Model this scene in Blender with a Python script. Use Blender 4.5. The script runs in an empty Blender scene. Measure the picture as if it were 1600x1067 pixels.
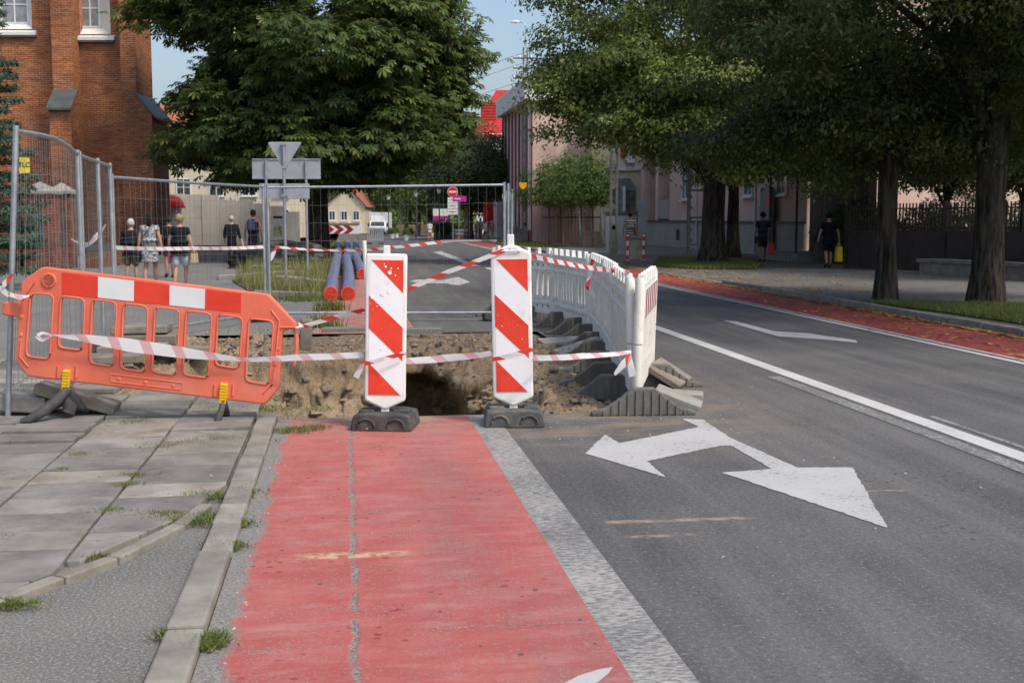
import bpy, bmesh, math, random
import numpy as np
from mathutils import Vector, Matrix, noise as mnoise
R = math.radians
rng = random.Random(7)
scn = bpy.context.scene
col = scn.collection

# ------------------------------------------------------------------ camera, sky, sun, exposure
CAMH, FPX, CX, CY = 1.57, 1900.0, 800.0, 533.5
PITCH = math.atan((533.5 - 340) / FPX)
cd = bpy.data.cameras.new('camera'); cam = bpy.data.objects.new('camera', cd); col.objects.link(cam)
cam.location = (0, 0, CAMH); cam.rotation_euler = (R(90) - PITCH, 0, 0)
cd.sensor_width = 36; cd.lens = 36 * FPX / 1600; cd.clip_start = .1; cd.clip_end = 3000
cd.dof.use_dof = True; cd.dof.focus_distance = 9.3; cd.dof.aperture_fstop = 8.0
scn.camera = cam

SUN_EL, SUN_AZ = R(54), R(128)          # azimuth from +Y, clockwise: sun from the right, behind the camera
world = bpy.data.worlds.new('World'); scn.world = world; world.use_nodes = True
wn = world.node_tree
for n in list(wn.nodes): wn.nodes.remove(n)
sky = wn.nodes.new('ShaderNodeTexSky'); sky.sky_type = 'NISHITA'; sky.sun_disc = False
sky.sun_elevation = SUN_EL; sky.sun_rotation = SUN_AZ
sky.air_density = 1.0; sky.dust_density = 4.0; sky.ozone_density = 1.4
bg = wn.nodes.new('ShaderNodeBackground'); bg.inputs['Strength'].default_value = .15
wo = wn.nodes.new('ShaderNodeOutputWorld')
wn.links.new(sky.outputs[0], bg.inputs[0]); wn.links.new(bg.outputs[0], wo.inputs[0])
sl = bpy.data.lights.new('sun', 'SUN'); sl.energy = 1.75; sl.angle = R(8); sl.color = (1, .94, .84)
sun = bpy.data.objects.new('sun', sl); col.objects.link(sun)
sd = Vector((math.sin(SUN_AZ) * math.cos(SUN_EL), math.cos(SUN_AZ) * math.cos(SUN_EL), math.sin(SUN_EL)))
sun.rotation_euler = sd.to_track_quat('Z', 'Y').to_euler(); sun.location = sd * 60
vs = scn.view_settings; vs.view_transform = 'Standard'; vs.look = 'None'; vs.gamma = 1; vs.use_curve_mapping = False
vs.exposure = .48
scn.cycles.max_bounces = 6; scn.cycles.diffuse_bounces = 3; scn.cycles.transparent_max_bounces = 4

# ------------------------------------------------------------------ survey: photograph measurements -> metres
def ray(px, py):
    u, v = (px - CX) / FPX, (CY - py) / FPX
    return Vector((u, math.cos(PITCH) + v * math.sin(PITCH), -math.sin(PITCH) + v * math.cos(PITCH)))
def gnd(px, py, z=0.0):
    d = ray(px, py); k = (z - CAMH) / d.z; return Vector((d.x * k, d.y * k, z))
def at(px, py, Y):
    d = ray(px, py); k = Y / d.y; return Vector((d.x * k, Y, CAMH + d.z * k))
ALPHA = math.atan(.137)
TN, SD = Vector((math.cos(ALPHA), math.sin(ALPHA), 0)), Vector((-math.sin(ALPHA), math.cos(ALPHA), 0))
def rt(t, s, z=0.0): return TN * t + SD * s + Vector((0, 0, z))    # road frame: t across, s along the street
def ts(v): return v.dot(TN), v.dot(SD)

# ------------------------------------------------------------------ materials
def hx(s):
    c = [int(s[i:i + 2], 16) / 255 for i in (0, 2, 4)]
    return tuple((x / 12.92 if x <= .04045 else ((x + .055) / 1.055) ** 2.4) for x in c)
class NT:
    def __init__(self, name):
        self.m = bpy.data.materials.new(name); self.m.use_nodes = True; self.t = self.m.node_tree
        for n in list(self.t.nodes): self.t.nodes.remove(n)
        self.o = self.n('OutputMaterial'); self.b = self.n('BsdfPrincipled'); self.l(self.b.outputs[0], self.o.inputs[0])
    def n(self, typ, **kw):
        x = self.t.nodes.new('ShaderNode' + typ)
        for k, v in kw.items(): setattr(x, k, v)
        return x
    def l(self, a, b): self.t.links.new(a, b)
    def setin(self, i, v):
        if hasattr(v, 'node'): self.l(v, i)
        else: i.default_value = v if not (isinstance(v, tuple) and len(v) == 3 and i.type == 'RGBA') else (*v, 1)
    def coord(self, kind='Object', scale=None, rnd=True):
        tc = self.n('TexCoord'); out = tc.outputs[kind] if kind != 'World' else self.n('NewGeometry').outputs['Position']
        if rnd and kind == 'Object':
            oi = self.n('ObjectInfo'); mul = self.n('VectorMath', operation='MULTIPLY_ADD')
            cv = self.n('CombineXYZ')
            for k in range(3): self.l(oi.outputs['Random'], cv.inputs[k])
            self.l(cv.outputs[0], mul.inputs[0]); mul.inputs[1].default_value = (31, 47, 23); self.l(out, mul.inputs[2]); out = mul.outputs[0]
        if scale is not None:
            mp = self.n('Mapping'); mp.inputs['Scale'].default_value = scale if isinstance(scale, tuple) else (scale,) * 3
            self.l(out, mp.inputs[0]); out = mp.outputs[0]
        return out
    def noise(self, vec, scale, detail=4, rough=.55, dist=0):
        n = self.n('TexNoise'); self.l(vec, n.inputs['Vector']); n.inputs['Scale'].default_value = scale
        n.inputs['Detail'].default_value = detail; n.inputs['Roughness'].default_value = rough; n.inputs['Distortion'].default_value = dist
        return n.outputs[0]
    def ramp(self, f, lo, hi, a=0.0, b=1.0, smooth=True):
        r = self.n('MapRange'); r.interpolation_type = 'SMOOTHSTEP' if smooth else 'LINEAR'
        self.setin(r.inputs[0], f); r.inputs[1].default_value = lo; r.inputs[2].default_value = hi
        r.inputs[3].default_value = a; r.inputs[4].default_value = b; return r.outputs[0]
    def mix(self, f, a, b, blend='MIX'):
        m = self.n('Mix', data_type='RGBA', blend_type=blend)
        self.setin(m.inputs[0], f); self.setin(m.inputs[6], a); self.setin(m.inputs[7], b); return m.outputs[2]
    def math(self, op, a, b=0.0, c=0.0):
        m = self.n('Math', operation=op); self.setin(m.inputs[0], a); self.setin(m.inputs[1], b); self.setin(m.inputs[2], c); return m.outputs[0]
    def sep(self, v):
        s = self.n('SeparateXYZ'); self.l(v, s.inputs[0]); return s.outputs
    def bump(self, h, strength=.5, dist=.01):
        b = self.n('Bump'); b.inputs['Strength'].default_value = strength; b.inputs['Distance'].default_value = dist
        self.l(h, b.inputs['Height']); self.l(b.outputs[0], self.b.inputs['Normal'])
    def fin(self, colr, rough=.8, spec=.3, metal=0.0):
        self.setin(self.b.inputs['Base Color'], colr); self.setin(self.b.inputs['Roughness'], rough)
        self.b.inputs['Specular IOR Level'].default_value = spec; self.b.inputs['Metallic'].default_value = metal
        return self.m
def mat(name, c, rough=.7, var=.15, scale=5, bump=0.0, bscale=60, metal=0.0, spec=.35, dirt=None, damt=.5, dscale=4, dlo=.5, dhi=.75, coord='Object', bd=.01, piece=0):
    g = NT(name); v = g.coord(coord)
    f = g.noise(v, scale)
    d = tuple(x * (1 - var) for x in c); u = tuple(min(1, x * (1 + var)) for x in c)
    k = g.mix(g.ramp(f, .3, .7), d, u)
    if dirt: k = g.mix(g.math('MULTIPLY', g.ramp(g.noise(v, dscale, 6, .65), dlo, dhi), damt), k, dirt)
    if piece:
        oi = g.n('ObjectInfo'); k = g.mix(1.0, k, g.mix(oi.outputs['Random'], (1 - piece,) * 3, (1 + piece * .4,) * 3), 'MULTIPLY')
        ck = g.ramp(g.math('ABSOLUTE', g.math('SUBTRACT', g.noise(v, 2.2, 5, .6), .5)), 0, .006, 1, 0); k = g.mix(g.math('MULTIPLY', ck, g.ramp(g.noise(v, .9), .5, .58, 0, .8)), k, tuple(x * .25 for x in c))
    if bump: g.bump(g.noise(v, bscale, 4), bump, bd)
    return g.fin(k, rough, spec, metal)
M = {}
DUST = hx('8a7a62')
M['white_plastic'] = mat('white_plastic', (.76, .76, .73), .5, .05, 4, .12, 25, dirt=hx('8f8a78'), damt=.55, dscale=5, dlo=.5, dhi=.85)
M['fence_plastic'] = mat('fence_plastic', (.74, .72, .65), .6, .07, 3, .2, 20, dirt=hx('7d735e'), damt=.5, dscale=7, dlo=.48, dhi=.8)
M['white_sheet'] = mat('white_sheeting', (.80, .82, .84), .35, .03, 6, .03, 60, dirt=hx('8a8478'), damt=.35, dscale=9, dlo=.55, dhi=.8)
def red_sheet():
    g = NT('red_sheeting'); v = g.coord()
    base = g.mix(g.ramp(g.noise(v, 5), .3, .7), (.66, .045, .022), (.76, .06, .03))
    scr = g.ramp(g.noise(g.coord('Object', (60, 60, 22)), 1, 5, .7), .66, .70)
    k = g.mix(g.math('MULTIPLY', scr, .8), base, (.6, .57, .55))
    return g.fin(k, .38, .4)
M['red_sheet'] = red_sheet()
M['orange'] = mat('orange_plastic', (.70, .155, .092), .5, .09, 3, .12, 30, dirt=(.58, .3, .23), damt=.55, dscale=4, dlo=.45, dhi=.8)
M['orange_white'] = mat('scuffed_white_sheeting', (.7, .71, .7), .4, .04, 5, .03, 50, dirt=(.5, .05, .04), damt=.8, dscale=11, dlo=.66, dhi=.7)
M['yellow'] = mat('yellow_plastic', (.75, .45, .01), .5, .08, 8, .1, 40, dirt=DUST, damt=.3)
M['black_rubber'] = mat('black_rubber', (.055, .055, .057), .75, .25, 6, .3, 60, dirt=hx('77705f'), damt=.5, dscale=6, dlo=.42, dhi=.8)
M['grey_rubber'] = mat('grey_rubber', (.085, .085, .085), .85, .2, 7, .4, 60, dirt=hx('82796a'), damt=.6, dscale=7, dlo=.42, dhi=.8)
M['foot_plastic'] = mat('recycled_plastic', (.12, .12, .108), .8, .2, 6, .3, 50, dirt=hx('857b68'), damt=.6, dscale=5, dlo=.42, dhi=.8)
M['galv'] = mat('galvanised_steel', (.42, .45, .48), .45, .14, 9, .04, 60, metal=.75, spec=.5, dirt=(.2, .2, .19), damt=.3)
M['wire'] = mat('galvanised_wire', (.22, .23, .235), .55, .1, 9, metal=.5)
M['grey_paint'] = mat('grey_metal_back', hx('9aa1a6'), .55, .06, 3, .03, 30, dirt=hx('6f726f'), damt=.4)
M['steel_mid'] = mat('weathered_steel', (.15, .155, .15), .6, .2, 9, .1, 40)
M['steel_dark'] = mat('dark_steel', (.06, .062, .062), .5, .2, 9, .1, 40, metal=.3)
M['concrete'] = mat('concrete', (.27, .26, .235), .9, .16, 5, .5, 45, dirt=(.12, .115, .1), damt=.5, dscale=3)
M['kerb_concrete'] = mat('kerb_concrete', (.25, .235, .205), .9, .18, 4, .5, 60, dirt=(.11, .1, .085), damt=.65, dscale=3.5, dlo=.42, dhi=.75, bd=.006, piece=.15)
M['slab'] = mat('slab_concrete', (.215, .204, .185), .9, .2, 3, .6, 70, dirt=(.10, .092, .078), damt=.7, dscale=2.6, dlo=.42, dhi=.72, bd=.006, piece=.22)
M['slab_pale'] = mat('pale_slab_concrete', (.25, .235, .205), .9, .2, 4, .5, 60, dirt=(.14, .11, .075), damt=.7, dscale=3, dlo=.42, dhi=.72, bd=.006, piece=.2)
M['old_slab'] = mat('old_slab_concrete', (.20, .175, .145), .92, .2, 5, .6, 40, dirt=(.08, .065, .05), damt=.6, dscale=4)
M['wood'] = mat('weathered_wood', (.2, .16, .11), .85, .25, 8, .5, 50)
M['pipe_blue'] = mat('blue_grey_pipe', (.14, .16, .26), .5, .1, 3, dirt=hx('8a8478'), damt=.35, dscale=3)
M['pipe_red'] = mat('red_pipe_cap', (.8, .075, .03), .45, .08, 4)
M['black'] = mat('black_paint', (.012, .012, .013), .5, .1, 4)
M['letter'] = mat('black_lettering', (.02, .02, .02), .6, .1, 4)
M['sign_red'] = mat('sign_red', (.68, .03, .025), .4, .06, 4)
M['sign_white'] = mat('sign_white', (.76, .76, .76), .4, .04, 4)
M['magenta'] = mat('magenta_sign', (.55, .035, .26), .4, .06, 4)
M['sign_yellow'] = mat('sign_yellow', (.8, .4, .01), .4, .06, 4)
M['glass'] = mat('window_glass', (.04, .05, .055), .06, .2, 2, spec=.8)
M['glass_pale'] = mat('curtained_glass', (.22, .24, .25), .12, .25, 3, spec=.7)
M['white_frame'] = mat('white_window_frame', (.66, .67, .68), .5, .05, 3)
M['white_render'] = mat('white_render', (.72, .71, .67), .85, .06, 2, .2, 30, dirt=hx('8d8878'), damt=.5, dscale=2)
M['cream'] = mat('cream_render', (.62, .55, .40), .9, .06, .6, .15, 20, dirt=hx('8d8878'), damt=.3, dscale=.8)
M['beige'] = mat('beige_render', (.60, .45, .37), .9, .09, .5, .15, 20, dirt=hx('6d5f55'), damt=.4, dscale=.6)
M['beige_dark'] = mat('brown_render', (.30, .22, .18), .9, .09, .5, .15, 20)
M['plinth'] = mat('grey_plinth_render', (.36, .345, .31), .92, .1, 1, .25, 20, dirt=(.14, .13, .11), damt=.5, dscale=1)
M['blue_grey'] = mat('blue_grey_render', (.25, .28, .31), .9, .08, 1, .2, 20)
M['red_brown'] = mat('red_brown_cladding', (.26, .075, .06), .7, .15, 1, dirt=(.1, .05, .045), damt=.5, dscale=.6)
M['pink'] = mat('pink_render', (.6, .36, .34), .9, .06, 1)
M['hoarding'] = mat('pale_hoarding', (.70, .69, .64), .7, .05, 1, .05, 5, dirt=hx('8f8b80'), damt=.5, dscale=.8)
M['slate'] = mat('dark_slate', (.075, .085, .085), .6, .2, 3, .2, 20)
M['brown_metal'] = mat('brown_fence_metal', (.035, .022, .019), .6, .2, 2)
M['cafe_red'] = mat('red_parasol_cloth', (.6, .03, .03), .8, .1, 2)
M['truck_white'] = mat('truck_white', (.74, .75, .76), .3, .03, 1, spec=.5)
M['truck_black'] = mat('truck_trim', (.03, .03, .032), .5, .1, 3)
M['soil'] = mat('dark_soil', (.06, .045, .03), .95, .4, 6, .7, 30)
def roof(name, c):
    g = NT(name); v = g.coord('Object', None, False); z = g.sep(v)[2]
    w = g.n('TexWave', wave_type='BANDS', bands_direction='Z'); g.l(v, w.inputs[0]); w.inputs['Scale'].default_value = 1.1; w.inputs['Distortion'].default_value = .4
    k = g.mix(g.ramp(g.noise(v, 3, 6, .7), .3, .7), tuple(x * .75 for x in c), tuple(min(1, x * 1.2) for x in c))
    k = g.mix(g.ramp(w.outputs[1], .0, .25, .45, 0.0), k, tuple(x * .4 for x in c))
    g.bump(w.outputs[1], .5, .05); return g.fin(k, .75, .3)
M['roof_red'] = roof('red_tiles', (.42, .035, .028)); M['roof_orange'] = roof('old_red_tiles', (.36, .12, .075))
def brick(name, c1, c2, mort, bw=.25, bh=.08, dark=(.05, .028, .022)):
    g = NT(name); v = g.coord('Object', None, False); x, y, z = g.sep(v)[:3]
    cv = g.n('CombineXYZ'); g.l(g.math('ADD', x, y), cv.inputs[0]); g.l(z, cv.inputs[1])
    b = g.n('TexBrick'); g.l(cv.outputs[0], b.inputs['Vector'])
    b.inputs['Scale'].default_value = 1; b.inputs['Brick Width'].default_value = bw; b.inputs['Row Height'].default_value = bh
    b.inputs['Mortar Size'].default_value = .011; b.inputs['Mortar Smooth'].default_value = .3; b.inputs['Bias'].default_value = -.1
    b.inputs['Color1'].default_value = (*c1, 1); b.inputs['Color2'].default_value = (*c2, 1); b.inputs['Mortar'].default_value = (*mort, 1)
    # single dark-fired bricks and weathered zones
    cell = g.n('TexVoronoi', feature='F1'); 
    mp = g.n('Mapping'); mp.inputs['Scale'].default_value = (1 / bw, 1 / bh, 1); g.l(cv.outputs[0], mp.inputs[0]); g.l(mp.outputs[0], cell.inputs['Vector']); cell.inputs['Randomness'].default_value = .5
    cc = g.n('SeparateColor'); g.l(cell.outputs['Color'], cc.inputs[0])
    zone = g.noise(v, .5, 4, .6)
    dk = g.math('GREATER_THAN', g.math('ADD', cc.outputs[0], g.ramp(zone, .35, .65, -.12, .3)), .78)
    k = g.mix(g.math('MULTIPLY', dk, g.math('MULTIPLY_ADD', b.outputs['Fac'], -.8, .8)), b.outputs['Color'], dark)
    k = g.mix(g.ramp(cc.outputs[1], .0, 1, 0, .4), k, tuple(min(1, q * 1.2) for q in c1))
    k = g.mix(g.ramp(g.noise(g.coord('Object', (1.6, 1.6, 7.5), False), 1.3, 4, .7), .42, .66, 0, .75), k, tuple(q * .42 for q in c1))
    k = g.mix(g.ramp(g.noise(g.coord('Object', (2.1, 2.1, 8.5), False), 1.1, 4, .7), .55, .7, 0, .55), k, tuple(min(1, q * 1.55) for q in c1))
    k = g.mix(g.ramp(g.noise(v, .33, 6, .65), .42, .68, 0, .6), k, (.10, .045, .03))
    g.bump(g.math('MULTIPLY', b.outputs['Fac'], -1), .5, .01); return g.fin(k, .85, .25)
M['brick'] = brick('church_brick', (.46, .15, .042), (.24, .066, .028), (.42, .33, .25))
M['brick_low'] = brick('boundary_brick', (.23, .075, .05), (.17, .055, .04), (.22, .17, .14), .25, .08)
# ------------------------------------------------------------------ ground materials (object space of ground pieces: x = across the street, y = along it)
def asphalt_mat():
    g = NT('asphalt'); v = g.coord('Object', None, False); x, y, z = g.sep(v)[:3]
    big = g.noise(v, .55, 6, .65); fine = g.noise(v, 95, 3, .75)
    k = g.mix(g.ramp(big, .32, .68), (.068, .068, .07), (.104, .103, .102)); fine = g.math('ADD', g.math('MULTIPLY', fine, .55), g.math('MULTIPLY', g.noise(v, 38, 3, .7), .45))
    st = g.noise(g.coord('Object', (3.2, .18, 1), False), 1, 4, .6)
    k = g.mix(g.ramp(st, .4, .7, 0, .65), k, (.14, .138, .135))
    k = g.mix(g.ramp(fine, .52, .66, 0, .85), k, (.26, .258, .25))
    k = g.mix(g.ramp(fine, .34, .47, .8, 0), k, (.025, .025, .026))
    # sand trodden out of the pit
    near = g.math('MULTIPLY', g.ramp(y, 7.2, 9.6), g.math('MULTIPLY', g.ramp(y, 11.5, 15.5, 1, .35), g.ramp(x, 3.9, 2.2)))
    dn = g.noise(g.coord('Object', (1.0, 2.2, 1), False), 1.4, 6, .65)
    k = g.mix(g.math('MULTIPLY', near, g.ramp(dn, .38, .68, 0, .75)), k, (.26, .205, .14))
    # oil drips in the wheel track
    vo = g.n('TexVoronoi', feature='F1'); g.l(g.coord('Object', (2.3, 2.0, 1), False), vo.inputs['Vector'])
    sp = g.math('MULTIPLY', g.ramp(vo.outputs['Distance'], .1, .2, 1, 0), g.math('MULTIPLY', g.ramp(x, 2.7, 3.1), g.ramp(x, 4.2, 3.7)))
    sp = g.math('MULTIPLY', sp, g.ramp(g.noise(v, 1.1, 3), .42, .6))
    k = g.mix(g.math('MULTIPLY', sp, .75), k, (.03, .028, .028))
    for yy, x0, x1, w in ((6.05, 1.25, 2.15, .028), (5.75, 1.3, 1.75, .02), (6.55, 2.5, 3.25, .016)):
        wy = g.math('ABSOLUTE', g.math('ADD', g.math('SUBTRACT', y, yy), g.math('MULTIPLY', g.math('SUBTRACT', g.noise(v, 3, 5, .65), .5), .08)))
        pm = g.math('MULTIPLY', g.ramp(wy, w * .5, w * 1.6, 1, 0), g.math('MULTIPLY', g.ramp(x, x0, x0 + .12), g.ramp(x, x1, x1 - .12)))
        k = g.mix(g.math('MULTIPLY', pm, g.ramp(g.noise(v, 9, 5, .7), .36, .56, 0, .85)), k, (.3, .24, .18))
    cr = g.noise(v, .9, 6, .6); crack = g.ramp(g.math('ABSOLUTE', g.math('SUBTRACT', cr, .5)), 0, .0035, .55, 0)
    k = g.mix(g.math('MULTIPLY', crack, g.ramp(g.noise(v, .2), .5, .6)), k, (.03, .03, .03))
    g.bump(fine, .35, .004); return g.fin(k, g.ramp(big, .3, .7, .8, .92), .15)
M['asphalt'] = asphalt_mat()
def lane_mat():
    g = NT('red_lane_paint'); v = g.coord('Object', None, False); x, y, z = g.sep(v)[:3]
    fine = g.noise(v, 110, 3, .7); mid = g.noise(g.coord('Object', (1.6, .7, 1), False), 1.5, 6, .6)
    grey = g.mix(g.ramp(fine, .3, .7), (.11, .105, .1), (.27, .26, .245))
    red = g.mix(g.ramp(mid, .3, .7), (.36, .08, .066), (.425, .122, .104))
    fade = g.math('MULTIPLY', g.ramp(x, .0, .5), g.ramp(g.noise(g.coord('Object', (2.2, .35, 1), False), 1.2, 5, .6), .38, .66))
    red = g.mix(g.math('MULTIPLY_ADD', fade, .6, .12), red, (.25, .12, .118))
    red = g.mix(g.ramp(y, 6.5, 9.5, 0, .3), red, (.5, .2, .16))
    red = g.mix(g.ramp(g.noise(g.coord('Object', (1.2, 2.6, 1), False), 2.2, 6, .7), .38, .64, .45, 0), red, (.27, .05, .046)); red = g.mix(g.ramp(g.noise(g.coord('Object', (.8, 2.2, 1), False), 3.1, 6, .72), .5, .72, 0, .6), red, (.4, .2, .185))
    red = g.mix(g.ramp(g.noise(v, 42, 4, .75), .56, .66, 0, .55), red, (.3, .2, .18))
    wear = g.ramp(g.math('ADD', fine, g.math('MULTIPLY', g.noise(g.coord('Object', (1, 3, 1), False), 2.4, 6, .65), .5)), .79, .97, 0, .8)
    k = g.mix(wear, red, grey)
    # spatter and stains
    vo = g.n('TexVoronoi', feature='F1'); g.l(g.coord('Object', (2.6, 3.4, 1), False), vo.inputs['Vector'])
    wob = g.math('ADD', vo.outputs['Distance'], g.math('MULTIPLY', g.noise(v, 9, 3), .22))
    k = g.mix(g.math('MULTIPLY', g.ramp(wob, .28, .37, .8, 0), g.ramp(g.noise(v, 1.7, 2), .53, .62)), k, (.19, .024, .024))
    vo2 = g.n('TexVoronoi', feature='F1'); g.l(g.coord('Object', (1.4, 1.1, 1), False), vo2.inputs['Vector'])
    k = g.mix(g.ramp(g.math('ADD', vo2.outputs['Distance'], g.math('MULTIPLY', g.noise(v, 8, 3), .2)), .155, .19, .7, 0), k, (.06, .035, .03))
    # long crack with lost paint, and two cross cracks
    wx = g.math('ADD', g.math('SUBTRACT', x, .02), g.math('MULTIPLY', g.math('SUBTRACT', g.noise(v, 2.2, 5, .65), .5), .1))
    c1 = g.math('MULTIPLY', g.ramp(g.math('ABSOLUTE', wx), .006, .022, 1, 0), g.ramp(g.noise(g.coord('Object', (.2, 1, 1), False), 5, 3), .36, .5))
    for yy, x0 in ((4.52, .25), (6.42, -.6), (8.3, -.1)):
        wy = g.math('ADD', g.math('SUBTRACT', y, yy), g.math('MULTIPLY', g.math('SUBTRACT', g.noise(v, 3, 5, .65), .5), .12))
        c1 = g.math('MAXIMUM', c1, g.math('MULTIPLY', g.ramp(g.math('ABSOLUTE', wy), .002, .008, .8, 0), g.ramp(x, x0, x0 + .1)))
    k = g.mix(g.math('MULTIPLY', c1, .9), k, g.mix(g.ramp(fine, .35, .65), (.07, .06, .055), (.3, .28, .25)))
    # ragged outer edge of the paint against the gutter, sand near the pit and a sandy smear
    edge = g.math('SUBTRACT', x, g.math('MULTIPLY', g.math('SUBTRACT', g.noise(v, 3, 6, .7), .5), .22))
    k = g.mix(g.ramp(edge, -.47, -.41, 1, 0), k, grey)
    k = g.mix(g.math('MULTIPLY', g.ramp(y, 8.6, 9.6), g.ramp(g.noise(v, 3, 6, .65), .4, .62, 0, .85)), k, (.3, .23, .17))
    sm = g.math('MULTIPLY', g.ramp(g.math('ABSOLUTE', g.math('SUBTRACT', y, 5.6)), .03, .07, 1, 0), g.math('MULTIPLY', g.ramp(x, -.35, -.1), g.ramp(x, .32, .2)))
    k = g.mix(g.math('MULTIPLY', sm, g.ramp(g.noise(v, 7, 5, .7), .42, .56, 0, .85)), k, (.5, .36, .22))
    g.bump(g.math('ADD', fine, g.math('MULTIPLY', c1, -2)), .4, .004); return g.fin(k, .78, .3)
M['lane'] = lane_mat()
M['far_lane'] = mat('shaded_lane_paint', (.27, .052, .046), .8, .2, 1.2, .3, 60, dirt=(.16, .1, .09), damt=.5, dscale=2.5)  # red lane paint set darker: the tree shade on it is in the colour
def paint_mat(name, c, lo, hi, sc=(30, 30, 1), groove=False, fade=None):
    g = NT(name); v = g.coord('Object', None, False); fine = g.noise(v, 130, 3, .7)
    tex = g.noise(g.coord('Object', sc, False), 1, 5, .7); pat = g.noise(v, 1.1, 5, .6)
    w = g.ramp(g.math('ADD', tex, g.math('MULTIPLY', g.math('SUBTRACT', pat, .5), .35)), lo, hi)
    grey = g.mix(g.ramp(fine, .35, .65), (.06, .06, .062), (.15, .15, .148))
    k = g.mix(w, grey, g.mix(g.ramp(pat, .3, .7), tuple(q * .86 for q in c), c))
    g.bump(tex if groove else fine, .4, .004); return g.fin(k, .75, .3)
M['strip'] = paint_mat('worn_grooved_line', (.36, .355, .34), .36, .64, (22, 60, 1), True)
M['line'] = paint_mat('worn_road_line', (.5, .5, .49), .27, .44)
M['arrow'] = paint_mat('arrow_paint', (.42, .42, .415), .3, .46)
M['old_line'] = paint_mat('faded_road_line', (.28, .28, .275), .4, .62)
def rough_mat():
    g = NT('rough_grey_asphalt'); v = g.coord('Object', None, False)
    fine = g.noise(v, 75, 3, .75); big = g.noise(v, .8, 4, .6)
    k = g.mix(g.ramp(big, .3, .7), (.122, .118, .11), (.16, .154, .142))
    k = g.mix(g.ramp(fine, .5, .68, 0, .8), k, (.36, .36, .355)); k = g.mix(g.ramp(fine, .3, .46, .7, 0), k, (.045, .045, .045))
    g.bump(fine, .6, .005); return g.fin(k, .9, .25)
M['rough'] = rough_mat()
def paving_mat():
    g = NT('shaded_paving'); v = g.coord('Object', None, False); fine = g.noise(v, 60, 3, .7); big = g.noise(v, .4, 5, .6)
    k = g.mix(g.ramp(big, .3, .7), (.095, .092, .086), (.14, .136, .128)); k = g.mix(g.ramp(fine, .4, .7, 0, .4), k, (.2, .19, .175))  # footway greys lowered, so tree shade is part of the paving colour
    b = g.n('TexBrick'); g.l(v, b.inputs['Vector']); b.inputs['Scale'].default_value = 1; b.inputs['Brick Width'].default_value = .5; b.inputs['Row Height'].default_value = .5; b.inputs['Mortar Size'].default_value = .012
    k = g.mix(g.math('MULTIPLY', b.outputs['Fac'], .6), k, (.07, .065, .06)); g.bump(fine, .3, .004); return g.fin(k, .9, .25)
M['paving'] = paving_mat()
def earth_mat():
    g = NT('grey_ground'); v = g.coord('Object', None, False); n = g.noise(v, 1.5, 8, .65)
    return g.fin(g.mix(g.ramp(n, .3, .7), (.10, .098, .09), (.17, .16, .145)), .95, .2)
M['earth'] = earth_mat()
def sand_mat():
    g = NT('dug_sand'); v = g.coord('Object', None, False); x, y, z = g.sep(v)[:3]
    n = g.noise(v, 1.7, 8, .62); f = g.noise(v, 14, 8, .68); f2 = g.noise(v, 55, 5, .7)
    k = g.mix(g.ramp(n, .34, .66), (.40, .29, .175), (.56, .44, .30))
    k = g.mix(g.ramp(f, .34, .52, .65, 0), k, (.2, .14, .085))
    # dark topsoil layer under the road, clods
    lay = g.math('MULTIPLY', g.ramp(g.math('ADD', z, g.math('MULTIPLY', g.math('SUBTRACT', n, .5), .5)), -.3, -.08), g.ramp(y, 10.4, 13.2))
    lay = g.math('MULTIPLY', lay, g.ramp(x, -1.2, -.3, .25, 1))
    k = g.mix(g.math('MULTIPLY', lay, .5), k, g.mix(g.ramp(f, .35, .65), (.06, .048, .036), (.24, .19, .14)))
    k = g.mix(g.ramp(f2, .3, .5, .5, 0), k, (.12, .085, .05))
    k = g.mix(g.math('MULTIPLY', g.ramp(g.noise(v, 30, 2), .68, .72), .7), k, (.42, .37, .3))
    vo = g.n('TexVoronoi', feature='F1'); g.l(g.coord('Object', 22, False), vo.inputs['Vector']); vd = vo.outputs['Distance']
    k = g.mix(g.ramp(vd, .55, .85, 0, .4), k, (.12, .085, .05)); k = g.mix(g.ramp(g.noise(v, 90, 3, .75), .56, .68, 0, .6), k, (.5, .43, .33))
    h = g.math('ADD', g.math('ADD', g.math('MULTIPLY', f, 1.0), g.math('MULTIPLY', f2, .6)), g.math('MULTIPLY', vd, -.5)); g.bump(h, .9, .05); return g.fin(k, .97, .15)
M['sand'] = sand_mat()
def foliage_mat(name, dark, mid, light, trans=.3, rough=.5):
    g = NT(name); at_ = g.n('Attribute', attribute_name='tint')
    f = at_.outputs['Fac']
    k = g.mix(g.ramp(f, 0, .5), dark, mid); k = g.mix(g.ramp(f, .5, 1), k, light)
    g.fin(k, rough, .25)
    tr = g.n('BsdfTranslucent'); g.l(g.mix(.5, k, light, 'MIX'), tr.inputs[0])
    mx = g.n('MixShader'); mx.inputs[0].default_value = trans; g.l(g.b.outputs[0], mx.inputs[1]); g.l(tr.outputs[0], mx.inputs[2]); g.l(mx.outputs[0], g.o.inputs[0])
    return g.m
M['linden_shaded'] = foliage_mat('shaded_linden_leaves', (.026, .047, .016), (.056, .09, .026), (.19, .185, .055), .3)  # darkened linden copy: shade of the right-hand crowns put into the leaf colour
M['chestnut'] = foliage_mat('chestnut_leaves', (.042, .078, .025), (.09, .145, .04), (.22, .25, .065), .35)
M['linden'] = foliage_mat('linden_leaves', (.055, .095, .028), (.125, .19, .048), (.34, .36, .095), .35)
M['far_leaf'] = foliage_mat('far_leaves', (.09, .14, .04), (.17, .25, .065), (.32, .37, .11), .35)
M['dark_leaf'] = foliage_mat('dark_leaves', (.035, .055, .026), (.058, .09, .036), (.1, .135, .05))
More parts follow.
